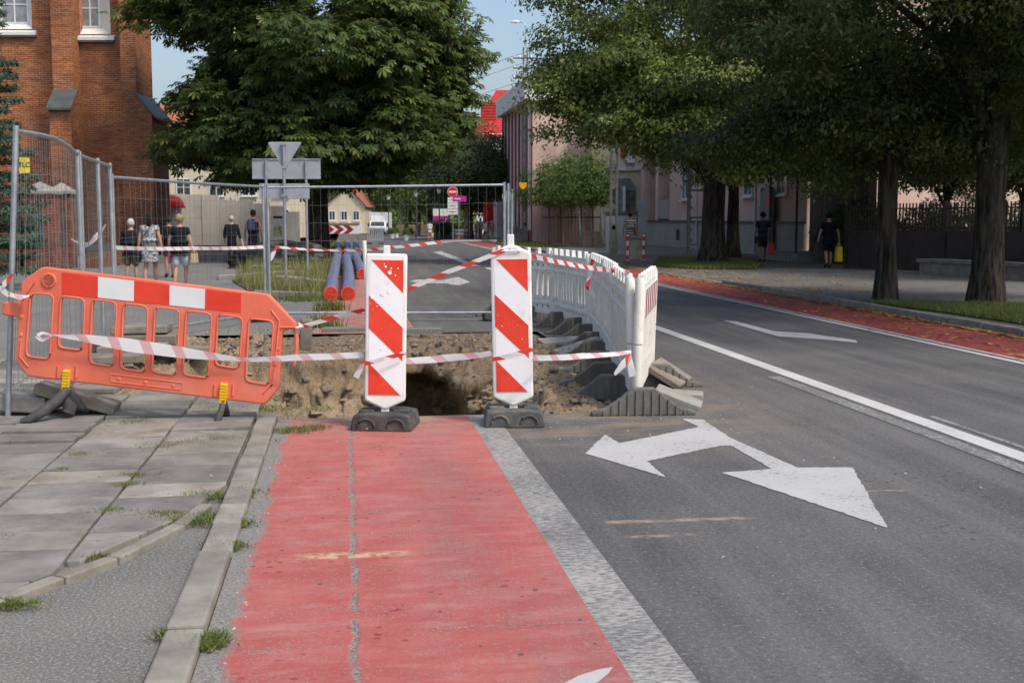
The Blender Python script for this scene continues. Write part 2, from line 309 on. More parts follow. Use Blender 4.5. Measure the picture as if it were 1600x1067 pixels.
M['young_leaf'] = foliage_mat('young_leaves', (.06, .11, .028), (.11, .18, .042), (.2, .27, .07), .35)
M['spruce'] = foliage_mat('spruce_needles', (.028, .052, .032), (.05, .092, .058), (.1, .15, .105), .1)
M['grass'] = foliage_mat('grass_blades', (.065, .10, .024), (.12, .17, .038), (.3, .27, .11), .25, .7)
M['dry_grass'] = foliage_mat('dry_grass_blades', (.14, .16, .04), (.27, .26, .085), (.46, .38, .17), .25, .7)
M['leaf_litter'] = foliage_mat('fallen_leaves', (.16, .08, .02), (.36, .20, .05), (.52, .36, .10), .15, .7)
def bark_mat():
    g = NT('bark'); v = g.coord('Object', (11, 11, 1.5)); n = g.noise(v, 1, 6, .7); k = g.mix(g.ramp(n, .38, .62), (.018, .015, .012), (.085, .074, .06))
    k = g.mix(g.ramp(g.noise(g.coord('Object', 1.2), 1, 4), .5, .7, 0, .5), k, (.06, .068, .045)); g.bump(n, 1.0, .04); return g.fin(k, .95, .15)
M['bark'] = bark_mat()
M['sapling_bark'] = mat('sapling_bark', (.16, .12, .085), .9, .2, 9)
M['stake'] = mat('stake_wood', (.27, .19, .12), .85, .2, 7)
M['skin'] = mat('skin', (.42, .24, .17), .55, .06, 8)
M['skin_tan'] = mat('tanned_skin', (.30, .16, .105), .55, .06, 8)
def cloth(name, c, c2=None, sc=None):
    g = NT(name); v = g.coord('Object', None, False); n = g.noise(v, 7, 4)
    k = g.mix(g.ramp(n, .3, .7), tuple(x * .8 for x in c), tuple(x * 1.15 for x in c))
    if c2 and sc == 'stripes':
        z = g.sep(v)[2]; s = g.math('SINE', g.math('MULTIPLY', z, 62)); k = g.mix(g.ramp(s, -.1, .35), k, c2)
    elif c2: k = g.mix(g.ramp(g.noise(v, sc, 2), .48, .54), k, c2)
    g.bump(n, .3, .02); return g.fin(k, .9, .15)

# ------------------------------------------------------------------ mesh builder
class MB:
    def __init__(s): s.v = []; s.f = []; s.uv = None
    def add(s, vs, fs):
        o = len(s.v); s.v += [tuple(q) for q in vs]; s.f += [tuple(i + o for i in f) for f in fs]; return s
    def box(s, c, d, rz=0, m=None, taper=1.0):
        hx_, hy, hz = d[0] / 2, d[1] / 2, d[2] / 2; vs = []
        for z in (-hz, hz):
            k = taper if z > 0 else 1
            for x, y in ((-hx_, -hy), (hx_, -hy), (hx_, hy), (-hx_, hy)): vs.append(Vector((x * k, y * k, z)))
        mm = (m or Matrix.Identity(3)) if not rz else Matrix.Rotation(rz, 3, 'Z') @ (m or Matrix.Identity(3))
        c = Vector(c)
        return s.add([mm @ q + c for q in vs], [(0, 3, 2, 1), (4, 5, 6, 7), (0, 1, 5, 4), (1, 2, 6, 5), (2, 3, 7, 6), (3, 0, 4, 7)])
    def tube(s, pts, r, n=8, cap=True, squash=None):
        pts = [Vector(p) for p in pts]; rs = r if isinstance(r, (list, tuple)) else [r] * len(pts); vs = []; fs = []
        for i, p in enumerate(pts):
            d = (pts[min(i + 1, len(pts) - 1)] - pts[max(i - 1, 0)])
            d = d.normalized() if d.length > 1e-9 else Vector((0, 0, 1))
            a = Vector((0, 0, 1)) if abs(d.z) < .9 else Vector((1, 0, 0))
            u = d.cross(a).normalized(); w = d.cross(u)
            for k in range(n):
                t = 2 * math.pi * k / n; vs.append(p + (u * math.cos(t) + w * math.sin(t)) * rs[i])
        for i in range(len(pts) - 1):
            for k in range(n): a, b = i * n + k, i * n + (k + 1) % n; fs.append((a, a + n, b + n, b))
        if cap: fs.append(tuple(range(n))); fs.append(tuple((len(pts) - 1) * n + k for k in reversed(range(n))))
        return s.add(vs, fs)
    def prism(s, poly, h0, h1, axis='z'):
        n = len(poly); vs = []
        for h in (h0, h1):
            for a, b in poly: vs.append((a, b, h) if axis == 'z' else (a, h, b) if axis == 'y' else (h, a, b))
        fs = [tuple(range(n)), tuple(range(2 * n - 1, n - 1, -1))] + [(i, n + i, n + (i + 1) % n, (i + 1) % n) for i in range(n)]
        return s.add(vs, fs)
    def ell(s, c, r, nu=12, nv=8, z0=-1.0, z1=1.0, jit=0):
        vs = []; fs = []; c = Vector(c)
        for j in range(nv + 1):
            z = z0 + (z1 - z0) * j / nv; ph = math.asin(max(-1, min(1, z))); q = math.cos(ph)
            for i in range(nu):
                t = 2 * math.pi * i / nu; k = 1 + (rng.uniform(-jit, jit) if jit else 0)
                vs.append((c.x + r[0] * q * math.cos(t) * k, c.y + r[1] * q * math.sin(t) * k, c.z + r[2] * z * k))
        for j in range(nv):
            for i in range(nu): a, b = j * nu + i, j * nu + (i + 1) % nu; fs.append((a, b, b + nu, a + nu))
        fs.append(tuple(reversed(range(nu)))); fs.append(tuple(nv * nu + i for i in range(nu))); return s.add(vs, fs)
    def quad(s, a, b, c, d): return s.add([a, b, c, d], [(0, 1, 2, 3)])
    def mesh(s, name):
        me = bpy.data.meshes.new(name); me.from_pydata(s.v, [], s.f)
        bm = bmesh.new(); bm.from_mesh(me); bmesh.ops.recalc_face_normals(bm, faces=bm.faces); bm.to_mesh(me); bm.free(); return me
    def build(s, name, m, parent=None, loc=(0, 0, 0), rz=0, smooth=False, bevel=0, recalc=True):
        me = s.mesh(name)
        if s.uv:
            uvl = me.uv_layers.new(name='UVMap')
            for l in me.loops: uvl.data[l.index].uv = s.uv[l.vertex_index]
        return link(name, me, m, parent, loc, rz, smooth, bevel)
def link(name, me, m, parent=None, loc=(0, 0, 0), rz=0, smooth=False, bevel=0):
    if m is not None: me.materials.append(m)
    if smooth:
        me.polygons.foreach_set('use_smooth', [True] * len(me.polygons)); me.set_sharp_from_angle(angle=R(40))
    o = bpy.data.objects.new(name, me); col.objects.link(o); o.location = loc; o.rotation_euler = (0, 0, rz) if not isinstance(rz, tuple) else rz
    if parent: o.parent = parent
    if bevel:
        b = o.modifiers.new('edge', 'BEVEL'); b.width = bevel; b.segments = 2; b.limit_method = 'ANGLE'; b.angle_limit = R(40)
    return o
def tag(o, label=None, cat=None, group=None, kind=None):
    if label: o['label'] = label
    if cat: o['category'] = cat
    if group: o['group'] = group
    if kind: o['kind'] = kind
    return o
def thing(name, label, cat, loc=(0, 0, 0), rz=0, group=None):
    o = bpy.data.objects.new(name, None); col.objects.link(o); o.location = loc
    o.rotation_euler = rz if isinstance(rz, tuple) else (0, 0, rz); o.empty_display_size = .1
    return tag(o, label, cat, group)
def copy_tree(o, parent=None):
    c = o.copy(); col.objects.link(c)
    if parent: c.parent = parent
    for ch in o.children: copy_tree(ch, c)
    return c
def dup(o, loc, rz, label):
    c = copy_tree(o); c.location = loc; c.rotation_euler = rz if isinstance(rz, tuple) else (0, 0, rz); c['label'] = label; return c
def plate(outer, holes, thick, bev=0.0):
    """a flat plate in local XZ with holes, thickness along Y"""
    cu = bpy.data.curves.new('plate', 'CURVE'); cu.dimensions = '2D'; cu.fill_mode = 'BOTH'
    cu.extrude = max(.0005, thick / 2 - bev); cu.bevel_depth = bev; cu.bevel_resolution = 1; cu.offset = -bev
    for lp in [outer] + holes:
        sp = cu.splines.new('POLY'); sp.points.add(len(lp) - 1)
        for p, (x, y) in zip(sp.points, lp): p.co = (x, y, 0, 1)
        sp.use_cyclic_u = True
    o = bpy.data.objects.new('plate', cu); me = bpy.data.meshes.new_from_object(o); bpy.data.objects.remove(o)
    me.transform(Matrix.Rotation(R(90), 4, 'X')); return me
def rrect(x0, y0, x1, y1, r, n=4):
    out = []
    for cx, cy, a in ((x1 - r, y0 + r, -90), (x1 - r, y1 - r, 0), (x0 + r, y1 - r, 90), (x0 + r, y0 + r, 180)):
        for k in range(n + 1): t = R(a + 90 * k / n); out.append((cx + r * math.cos(t), cy + r * math.sin(t)))
    return out
def rpoly(pts, r=.05, n=3):
    """polygon with rounded corners"""
    out = []; N = len(pts)
    for i in range(N):
        p = Vector(pts[i]); a = (Vector(pts[i - 1]) - p); b = (Vector(pts[(i + 1) % N]) - p)
        k = min(r, a.length * .45, b.length * .45); s = p + a.normalized() * k; e = p + b.normalized() * k
        for j in range(n + 1): t = j / n; q = s * (1 - t) ** 2 + p * 2 * t * (1 - t) + e * t * t; out.append((q.x, q.y))
    return out
def text_part(txt, size, m, parent, loc, rot=(R(90), 0, 0), name='lettering', align='CENTER'):
    cu = bpy.data.curves.new(name, 'FONT'); cu.body = txt; cu.size = size; cu.extrude = .0015; cu.align_x = align; cu.align_y = 'CENTER'
    o = bpy.data.objects.new(name, cu); me = bpy.data.meshes.new_from_object(o); bpy.data.objects.remove(o)
    o = link(name, me, m, parent, loc); o.rotation_euler = rot; return o
def clip(poly, n, d):
    """keep the side n.p <= d"""
    out = []
    for i in range(len(poly)):
        a, b = poly[i - 1], poly[i]; da, db = n[0] * a[0] + n[1] * a[1] - d, n[0] * b[0] + n[1] * b[1] - d
        if (da <= 0) != (db <= 0): t = da / (da - db); out.append((a[0] + (b[0] - a[0]) * t, a[1] + (b[1] - a[1]) * t))
        if db <= 0: out.append(b)
    return out
def fast_mesh(name, verts, faces_per, tint=None):
    """numpy: verts (n,3) with faces of equal size, consecutive vertices"""
    n = len(verts); nf = n // faces_per; me = bpy.data.meshes.new(name)
    me.vertices.add(n); me.vertices.foreach_set('co', np.asarray(verts, dtype=np.float32).ravel())
    me.loops.add(n); me.loops.foreach_set('vertex_index', np.arange(n, dtype=np.int32))
    me.polygons.add(nf); me.polygons.foreach_set('loop_start', np.arange(0, n, faces_per, dtype=np.int32))
    me.polygons.foreach_set('loop_total', np.full(nf, faces_per, dtype=np.int32))
    if tint is not None:
        a = me.attributes.new('tint', 'FLOAT', 'POINT'); a.data.foreach_set('value', np.asarray(tint, dtype=np.float32))
    me.update(); me.validate(); return me

# ------------------------------------------------------------------ ground, road, pit
PT0, PT1, PS0, PS1 = -3.2, 2.62, 9.55, 16.6
def ground_piece(name, rects, z, m, kind='structure', parent=None):
    b = MB()
    for t0, s0, t1, s1 in rects: b.quad((t0, s0, z), (t1, s0, z), (t1, s1, z), (t0, s1, z))
    o = b.build(name, m, parent, (0, 0, 0), ALPHA)
    if kind: o['kind'] = kind
    return o
def around(t0, s0, t1, s1): return [(t0, s0, t1, PS0), (t0, PS1, t1, s1), (t0, PS0, PT0, PS1), (PT1, PS0, t1, PS1)]
ground_piece('ground', around(-900, -60, 900, 1500), -.05, M['earth'])
road = ground_piece('road', [(-.54, -20, 8.87, PS0), (PT1, PS0, 8.87, PS1), (-.54, PS1, 8.87, 60), (-3.5, 60, 10.5, 160)], 0, M['asphalt'])
ground_piece('cycle_lane', [(-.538, -20, .95, PS0), (-.45, PS1, .95, 45)], .004, M['lane'])
ground_piece('edge_line', [(.95, -20, 1.17, PS0)], .004, M['strip'])
ground_piece('centre_line', [(4.32, -20, 4.49, 38)], .004, M['line'])
ground_piece('old_centre_line', [(4.12, 3, 4.26, 11.5), (4.56, 5, 4.62, 9)], .004, M['old_line'])
ground_piece('far_edge_line', [(7.2, -20, 7.3, 90), (7.38, -20, 7.44, 90)], .004, M['line'])
far_lane = ground_piece('far_cycle_lane', [(7.44, -20, 8.86, 95)], .0045, M['far_lane'])
# cross markings of the street beyond the pit
ground_piece('stop_line', [(1.0, 18.6, 4.2, 18.78), (1.2, 19.9, 4.2, 20.0)], .004, M['old_line'])
def flat_poly(name, pts, m, z=.004):
    b = MB(); b.add([(*ts(gnd(*p)), z) for p in pts], [tuple(range(len(pts)))])
    o = b.build(name, m, None, (0, 0, 0), ALPHA); o['kind'] = 'structure'; return o
def ragged(pl, step=.03, j=.006):
    out = []
    for i in range(len(pl)):
        a, b = Vector(pl[i - 1]), Vector(pl[i]); n = max(1, int((b - a).length / step)); d = (b - a).normalized(); q = Vector((d.y, -d.x))
        out += [tuple(a.lerp(b, k / n) + q * (rng.uniform(-j, j) if k else 0)) for k in range(n)]
    return out
def arrow(pts, name='lane_arrow'):
    pl = ragged([ts(gnd(*p)) for p in pts]); cu = bpy.data.curves.new('a', 'CURVE'); cu.dimensions = '2D'; cu.fill_mode = 'BOTH'
    sp = cu.splines.new('POLY'); sp.points.add(len(pl) - 1); sp.use_cyclic_u = True
    for p, q in zip(sp.points, pl): p.co = (q[0], q[1], 0, 1)
    o = bpy.data.objects.new('a', cu); me = bpy.data.meshes.new_from_object(o); bpy.data.objects.remove(o)
    o = link(name, me, M['arrow'], None, (0, 0, .004), ALPHA); o['kind'] = 'structure'; return o
arrow([(1066, 655), (1098, 656), (1140, 684), (1246, 731), (1332, 731), (1386, 825), (1128, 739), (1206, 733), (1142, 697), (1126, 697), (1011, 721), (1040, 746), (914, 709), (946, 679), (968, 693), (1080, 670), (1092, 667)])
arrow([(1129, 501), (1148, 502), (1210, 518), (1262, 521), (1338, 532), (1339, 536), (1278, 530), (1216, 526)])
arrow([(640, 440), (652, 437), (690, 438), (716, 433), (735, 441), (717, 446), (700, 444), (705, 443), (660, 443)])
arrow([(676, 394), (690, 393), (706, 399), (738, 412), (752, 416), (735, 416), (712, 407), (690, 399)])
flat_poly('lane_arrow', [(882, 1070), (905, 1058), (938, 1048), (958, 1045), (950, 1056), (930, 1072)], M['arrow'], .0085)

# the pit: one displaced grid, with a cave washed out under the far bank
def fb(x, y, z=0, o=5, l=2.0): return mnoise.fractal(Vector((x, y, z)), .65, l, o)
def pit_mesh():
    dt, ds = .024, .024; nt, ns = int((PT1 - PT0) / dt), int((PS1 - PS0) / ds); vs = []
    sm = lambda a, b, x: (lambda q: q * q * (3 - 2 * q))(max(0., min(1., (x - a) / (b - a))))
    for j in range(ns + 1):
        for i in range(nt + 1):
            t, s = PT0 + (PT1 - PT0) * i / nt, PS0 + (PS1 - PS0) * j / ns
            n1, n2, n3 = fb(t * .8, s * .8, 3, 3), fb(t * 2.3, s * 2.3, 7, 4), fb(t * 9, s * 9, 1, 3)
            left = (-.52 if s < 10.6 else -.52 - 1.15 * sm(10.6, 11.6, s)) + .10 * n2
            right = 1.62 + .12 * n1 + (s - 9.55) * .08; back = 13.55 + .22 * n1 + .1 * n2
            fl = (t - left) * (5.5 if s < 11 else 1.7); fr = (right - t) * (1.25 + .3 * n2); fbk = (back - s) * 2.4; ff = (s - PS0 - .02) * 30
            dd = max(0, min(fl, fr, fbk, ff)); z = -min(1.25 + .12 * n1, dd)
            wall = min(1, dd * 3)
            z += wall * (.12 * n2 + .06 * n3 + .13 * (.35 - abs(fb(t * 3.4, s * 3.4, 12, 3))) + .05 * (.3 - abs(fb(t * 11, s * 11, 4, 2))))
            if dd <= 0:
                rub = sm(15.7, 14.2, s) * sm(PT0, PT0 + .5, t) if s > 13 else 0
                rub2 = sm(2.55, 1.9, t) * sm(9.6, 9.9, s) * sm(-.6, .5, t)
                left_sand = sm(-.5, -.9, t) * sm(10.4, 11.0, s) * sm(PT0, PT0 + .9, t) * sm(16.4, 15.6, s)
                q = max(rub * .8, rub2, left_sand)
                z = -.035 + q * (.05 + .11 * max(-.3, n2) + .05 * n3 + .06 * (.3 - abs(fb(t * 8, s * 8, 9, 2))))
                if s > 15.7: z = min(z, -.01)
            edge = min(t - PT0, PT1 - t, PS1 - s); z = -.045 if edge < .03 else z
            s2, t2 = s, t
            e = ((t - .80) / .56) ** 2 + ((z + .66) / .46) ** 2
            if s > 12.0 and e < 1.15 and z < -.16:
                k = sm(1.15, .55, e); s2 = s + k * (.95 + .12 * n2); t2 = t + .12 * k * n2
            if z < -.1: s2 += (.22 * fb(t * 1.6, z * 1.9, 5 + s * .3, 4) + .09 * fb(t * 5, z * 6, s, 3)) * min(1, -z * 2) * (1 if s > 11 else .25); t2 += .1 * fb(s * 2, z * 3, t, 3) * min(1, -z * 2)
            vs.append((t2, s2, z))
    fs = [(j * (nt + 1) + i, j * (nt + 1) + i + 1, (j + 1) * (nt + 1) + i + 1, (j + 1) * (nt + 1) + i) for j in range(ns) for i in range(nt)]
    me = bpy.data.meshes.new('pit'); me.from_pydata(vs, [], fs); me.update(); return me
pit = link('excavated_ground', pit_mesh(), M['sand'], None, (0, 0, 0), ALPHA); pit['kind'] = 'structure'
pit.data.polygons.foreach_set('use_smooth', [True] * len(pit.data.polygons))
# broken edge of the road over the pit
b = MB()
for t0, t1 in ((-.5, .1), (.1, .78), (.78, 1.2), (1.2, 1.62)): b.box(((t0 + t1) / 2, PS0 + .0, -.062), (t1 - t0 - .004, .08 + .03 * rng.random(), .12))
o = b.build('road_edge', M['rough'], None, (0, 0, 0), ALPHA); o['kind'] = 'structure'
# slabs of old road standing at the far lip
b = MB(); s0 = ts(gnd(530, 517))
for px0, px1, y in ((505, 572, 518), (632, 690, 519)):
    a, c = ts(gnd(px0, y)), ts(gnd(px1, y)); b.box(((a[0] + c[0]) / 2, a[1], -.03), (c[0] - a[0], .35, .16))
o = b.build('broken_road_edge', M['rough'], None, (0, 0, 0), ALPHA); o['kind'] = 'structure'

# loose stones and clods in and beside the pit
def stones(name, pts, r0, r1, m, label, cat='stones', cap=.25):
    b = MB()
    for p in pts:
        r = r0 + (r1 - r0) * rng.random() ** 3
        b.ell((p[0], p[1], p[2] + r * cap), (r, r * rng.uniform(.6, 1), r * rng.uniform(.5, .9)), 6, 4, jit=.25)
    o = b.build(name, m, None, (0, 0, 0), ALPHA, True); tag(o, label, cat, None, 'stuff'); return o
pv = [v.co for v in pit.data.vertices if (-.25 < v.co.z < .2 and (v.co.y > 12.6 or v.co.x > .6) and v.co.y < 16.2 and -2.5 < v.co.x < 2.5)]
stones('rubble', [pv[rng.randrange(len(pv))] for _ in range(2400)], .006, .05, mat('rubble_stone', (.17, .14, .11), .9, .4, 3, .6, 30), 'grey brown rubble and clods scattered round the rim of the pit')
pv2 = [v.co for v in pit.data.vertices if v.co.z < -.3]
stones('clods', [pv2[rng.randrange(len(pv2))] for _ in range(1800)], .012, .10, M['sand'], 'sandy clods lying on the slopes inside the pit')
pts = []
for _ in range(500): pts.append((rng.gauss(-1.0, .5), 9.9 - abs(rng.gauss(0, .8)), .03))
for _ in range(420):
    t, s = rng.gauss(1.8, .9), rng.gauss(9.2, .5)
    if s < PS0 - .02: pts.append((t, s, 0))
for _ in range(260): pts.append((rng.gauss(2.9, .25), rng.uniform(9.5, 15), 0))
for _ in range(320): pts.append((-.47 + rng.gauss(0, .04), rng.uniform(3, 9.5), 0))
for _ in range(110): pts.append((rng.uniform(-.4, 4), rng.uniform(5, 9), 0))
stones('gravel', pts, .002, .010, mat('grit', (.28, .26, .22), .9, .3, 3), 'fine grit and crumbs scattered over road and gutter', 'gravel')

# ------------------------------------------------------------------ left pavement: kerb stones, slabs, rough asphalt wedge
pave = ground_piece('left_pavement', [(-60, -20, -.69, PS0), (-60, PS0, PT0, PS1), (-60, PS1, -.54, 140)], .0, M['rough'])
kerb = ground_piece('left_kerb_bed', [(-.70, -20, -.535, PS0)], .003, M['soil'])
ks = [2.6, 3.55, 4.55, 5.62, 6.12, 6.55, 7.15, 7.95, 8.75, 9.62]
for a, c in zip(ks[:-1], ks[1:]):
    b = MB(); dz = rng.uniform(-.006, .006)
    b.box((-.615 + rng.uniform(-.006, .006), (a + c) / 2, .012 + dz), (.142, c - a - .014, .07))
    b.build('kerb_stone', M['kerb_concrete'], kerb, (0, 0, 0), 0, False, .012)
# edge strip between slabs and asphalt wedge
edge_px = [(-60, 962), (0, 936), (92, 902), (176, 872), (280, 820), (322, 788)]
el = [ts(gnd(x, y, .03)) for x, y in edge_px]
strip = ground_piece('edging_bed', [(-4, 5.0, -3.9, 5.1)], .001, M['soil'])
for i, (a, c) in enumerate(zip(el[:-1], el[1:])):
    d = Vector((c[0] - a[0], c[1] - a[1])); L = d.length; d.normalize(); b = MB()
    b.box((0, 0, 0), (L - .012, .075, .06)); b.build('edging_stone', M['slab_pale'], strip, ((a[0] + c[0]) / 2, (a[1] + c[1]) / 2, .008), math.atan2(d.y, d.x), False, .008)
def edge_n():
    out = []
    for a, c in zip(el[:-1], el[1:]):
        d = (c[0] - a[0], c[1] - a[1]); L = math.hypot(*d); n = (d[1] / L, -d[0] / L)    # points to the wedge side
        out.append((n, n[0] * a[0] + n[1] * a[1] - .045))
    return out
EN = edge_n()
tcol = [-.70, -1.275, -1.86, -2.45, -3.03, -3.62, -4.2, -4.8, -5.4]
for ci, (t1, t0) in enumerate(zip(tcol[:-1], tcol[1:])):
    s = 3.9 + rng.uniform(0, .3)
    while s < (10.9 if ci == 0 else 11.3 if ci < 3 else 13.5):
        L = rng.choice((.36, .37, .38, .5)); sl_ = s; s += L
        gp = .006 + .005 * rng.random()
        poly = [(t0 + gp, sl_ + gp), (t1 - gp, sl_ + gp), (t1 - gp, sl_ + L - gp), (t0 + gp, sl_ + L - gp)]
        for n, d in EN: poly = clip(poly, n, d) if len(poly) > 2 else poly
        if len(poly) < 3: continue
        ar = abs(sum(poly[i - 1][0] * poly[i][1] - poly[i][0] * poly[i - 1][1] for i in range(len(poly)))) / 2
        if ar < .02: continue
        cx, cy = sum(p[0] for p in poly) / len(poly), sum(p[1] for p in poly) / len(poly)
        rough = cy > 8.6
        tilt = .035 if rough else .008
        b = MB(); b.prism([(p[0] - cx, p[1] - cy) for p in poly], -.035, .025)
        m = M['slab_pale'] if rng.random() < (.35 if rough else .12) else M['slab']
        o = b.build('paving_slab', m, pave, (cx, cy, .004 + rng.uniform(0, .022 if rough else .005)), 0, False, .006)
        o.rotation_euler = (rng.gauss(0, tilt * .5), rng.gauss(0, tilt * .5), rng.gauss(0, .03 if rough else .004))

# ------------------------------------------------------------------ right side: kerb, paved footway, grass verge
rk = ground_piece('right_kerb_bed', [(8.86, -5, 9.04, 95)], .002, M['soil'])
s = 10.0
kst = MB(); kst.box((0, 0, .04), (.15, .985, .12)); kme = kst.mesh('kerb_stone'); kme.materials.append(M['kerb_concrete'])
while s < 70:
    dz = -.07 if 27 < s < 39 else 0
    o = bpy.data.objects.new('kerb_stone', kme); col.objects.link(o); o.parent = rk; o.location = (8.95, s + .5, dz + rng.uniform(-.004, .004)); s += 1
    bv = o.modifiers.new('edge', 'BEVEL'); bv.width = .02; bv.segments = 2
ground_piece('right_pavement', [(9.03, -20, 30, 140)], .03, M['paving'])
# ------------------------------------------------------------------ grass, weeds, fallen leaves
NR = np.random.default_rng(11)
def blades(name, pts, h, m, label, w=.006, lean=.5, cat='grass', tint=None):
    """triangular blades at world points"""
    P = np.asarray(pts, dtype=np.float64); n = len(P); a = NR.uniform(0, 2 * np.pi, n); hh = h * NR.uniform(.35, 1.15, n)
    ln = NR.uniform(0, lean, n) * hh; b = NR.uniform(0, 2 * np.pi, n); ww = w * NR.uniform(.6, 1.4, n)
    V = np.empty((n, 3, 3)); dx, dy = np.cos(a) * ww, np.sin(a) * ww
    V[:, 0] = P - np.stack([dx, dy, np.zeros(n)], 1); V[:, 1] = P + np.stack([dx, dy, np.zeros(n)], 1)
    V[:, 2] = P + np.stack([np.cos(b) * ln, np.sin(b) * ln, hh], 1)
    t = np.repeat(NR.beta(2, 2.4, n) if tint is None else NR.beta(*tint, n), 3)
    o = link(name, fast_mesh(name, V.reshape(-1, 3), 3, t), m); return tag(o, label, cat, None, 'stuff')
def tuft_pts(c, r, n, z=0.0, sx=1.0):
    return [(c.x + NR.normal(0, r * sx), c.y + NR.normal(0, r), z) for _ in range(n)]
def flat_leaves(name, pts, r, m, label, cat='leaves'):
    P = np.asarray(pts); n = len(P); a = NR.uniform(0, 2 * np.pi, n); rr = r * NR.uniform(.5, 1.3, n); V = np.empty((n, 4, 3))
    for k in range(4):
        q = (1.0, .55, 1.0, .55)[k]; t = a + k * np.pi / 2
        V[:, k] = P + np.stack([np.cos(t) * rr * q, np.sin(t) * rr * q, NR.uniform(.002, .02, n)], 1)
    o = link(name, fast_mesh(name, V.reshape(-1, 3), 4, np.repeat(NR.beta(1.6, 1.6, n), 4)), m); return tag(o, label, cat, None, 'stuff')
weeds = []
for (px, py, r, n, sx) in ((300, 812, .06, 420, 1.9), (262, 806, .05, 220, 1.5), (335, 775, .05, 260, 2.0), (380, 770, .05, 140, 1), (375, 818, .03, 170, 1), (362, 855, .03, 150, 1), (210, 745, .035, 170, 1.6),
        (200, 760, .03, 120, 1.3), (178, 800, .03, 130, 2), (125, 712, .04, 130, 1.5), (97, 736, .02, 80, 1), (325, 1003, .045, 420, .8), (270, 992, .025, 150, 1.5), (12, 945, .03, 170, 2), (345, 850, .025, 80, 2),
        (155, 872, .02, 90, 2), (455, 672, .05, 260, 1.9), (490, 668, .04, 100, 1.6), (310, 632, .12, 420, 2.2), (385, 640, .1, 250, 1.8), (240, 700, .05, 120, 2), (205, 660, .06, 160, 1.5), (330, 690, .08, 150, 2.5)):
    weeds += tuft_pts(gnd(px, py, .02), r, n, .018, sx)
blades('pavement_weeds', [q for q in weeds for _ in (0, 1)], .032, M['grass'], 'low green weeds growing from the pavement and kerb joints', .0035, 1.7)
wd = []
for (px, py, r, n, sx) in ((300, 640, .2, 300, 2), (430, 520, .25, 200, 2), (500, 640, .05, 60, 2)): wd += tuft_pts(gnd(px, py, .0), r, n, .0, sx)
blades('dry_weeds', wd, .06, M['dry_grass'], 'dry weeds at the ragged edge of the pit behind the barrier', .005, 1.0)
# island with long grass beside the pipes
isl = []
poly = [(362, 440), (400, 462), (505, 470), (528, 440), (540, 405), (545, 385), (500, 388), (430, 405), (400, 412)]
pw = [gnd(*p) for p in poly]
def inside(x, y, P):
    c = False
    for i in range(len(P)):
        a, b_ = P[i - 1], P[i]
        if (a.y > y) != (b_.y > y) and x < (b_.x - a.x) * (y - a.y) / (b_.y - a.y) + a.x: c = not c
    return c
b = MB(); b.add([(p.x, p.y, .02) for p in pw], [tuple(range(len(pw)))]); o = b.build('grass_island', M['soil']); o['kind'] = 'structure'
x0, x1, y0, y1 = min(p.x for p in pw), max(p.x for p in pw), min(p.y for p in pw), max(p.y for p in pw)
gr, dg = [], []
while len(gr) < 9000:
    x, y = NR.uniform(x0, x1), NR.uniform(y0, y1)
    if inside(x, y, pw):
        if mnoise.noise(Vector((x * .7, y * .7, 2))) > -.15: gr.append((x, y, .02))
        if NR.random() < .5: dg.append((x, y, .02))
blades('island_grass', gr, .28, M['grass'], 'long green grass on the island beside the blue pipes', .012, .6)
blades('island_dry_grass', dg, .5, M['dry_grass'], 'pale dry seed stalks standing in the island grass', .007, .5)
isl2 = []
for (px, py, r, n) in ((515, 485, .12, 350), (505, 512, .12, 260), (470, 470, .25, 300)): isl2 += tuft_pts(gnd(px, py), r, n, 0, 1)
blades('weed_clump', isl2, .22, M['grass'], 'weeds with seed heads at the red lane edge behind the barrier', .01, .7)
# right verge
vg = []; vp = [gnd(1325, 472, .05), gnd(1700, 478, .05), gnd(1700, 525, .05), gnd(1600, 506, .05), gnd(1480, 488, .05), gnd(1380, 476, .05)]
b = MB(); b.add([(p.x, p.y, .045) for p in vp], [tuple(range(len(vp)))]); o = b.build('right_verge', M['soil']); o['kind'] = 'structure'
x0, x1, y0, y1 = min(p.x for p in vp), max(p.x for p in vp), min(p.y for p in vp), max(p.y for p in vp)
while len(vg) < 22000:
    x, y = NR.uniform(x0, x1), NR.uniform(y0, y1)
    if inside(x, y, vp): vg.append((x, y, .045))
blades('verge_grass', vg, .09, M['grass'], 'short shaded grass of the verge under the two right trees', .007, .9)
v2 = [gnd(1018, 415, .05), gnd(1030, 404, .05), gnd(1120, 405, .05), gnd(1190, 414, .05), gnd(1180, 420, .05), gnd(1080, 420, .05)]
b = MB(); b.add([(p.x, p.y, .045) for p in v2], [tuple(range(len(v2)))]); o = b.build('tree_verge', M['soil']); o['kind'] = 'structure'
x0, x1, y0, y1 = min(p.x for p in v2), max(p.x for p in v2), min(p.y for p in v2), max(p.y for p in v2); vg = []
while len(vg) < 15000:
    x, y = NR.uniform(x0, x1), NR.uniform(y0, y1)
    if inside(x, y, v2): vg.append((x, y, .045))
blades('mown_grass', vg, .12, M['grass'], 'bright mown grass round the foot of the thick linden', .016, .8)
vg = []
for _ in range(9000):
    t, s = NR.uniform(9.1, 11.4), NR.uniform(62, 84); p = rt(t, s, .04); vg.append(tuple(p))
blades('sapling_grass', vg, .12, M['grass'], 'strip of grass under the staked young trees', .02, .8)
lv = []
for _ in range(2600):
    s = NR.uniform(13, 40); lv.append(tuple(rt(8.78 - abs(NR.normal(0, .09)), s, .008)))
for _ in range(500): lv.append(tuple(rt(NR.uniform(7.5, 8.8), NR.uniform(11, 30), .008)))
for _ in range(900):
    s = NR.uniform(24, 42); lv.append(tuple(rt(9.05 + abs(NR.normal(0, 1.4)), s, .033)))
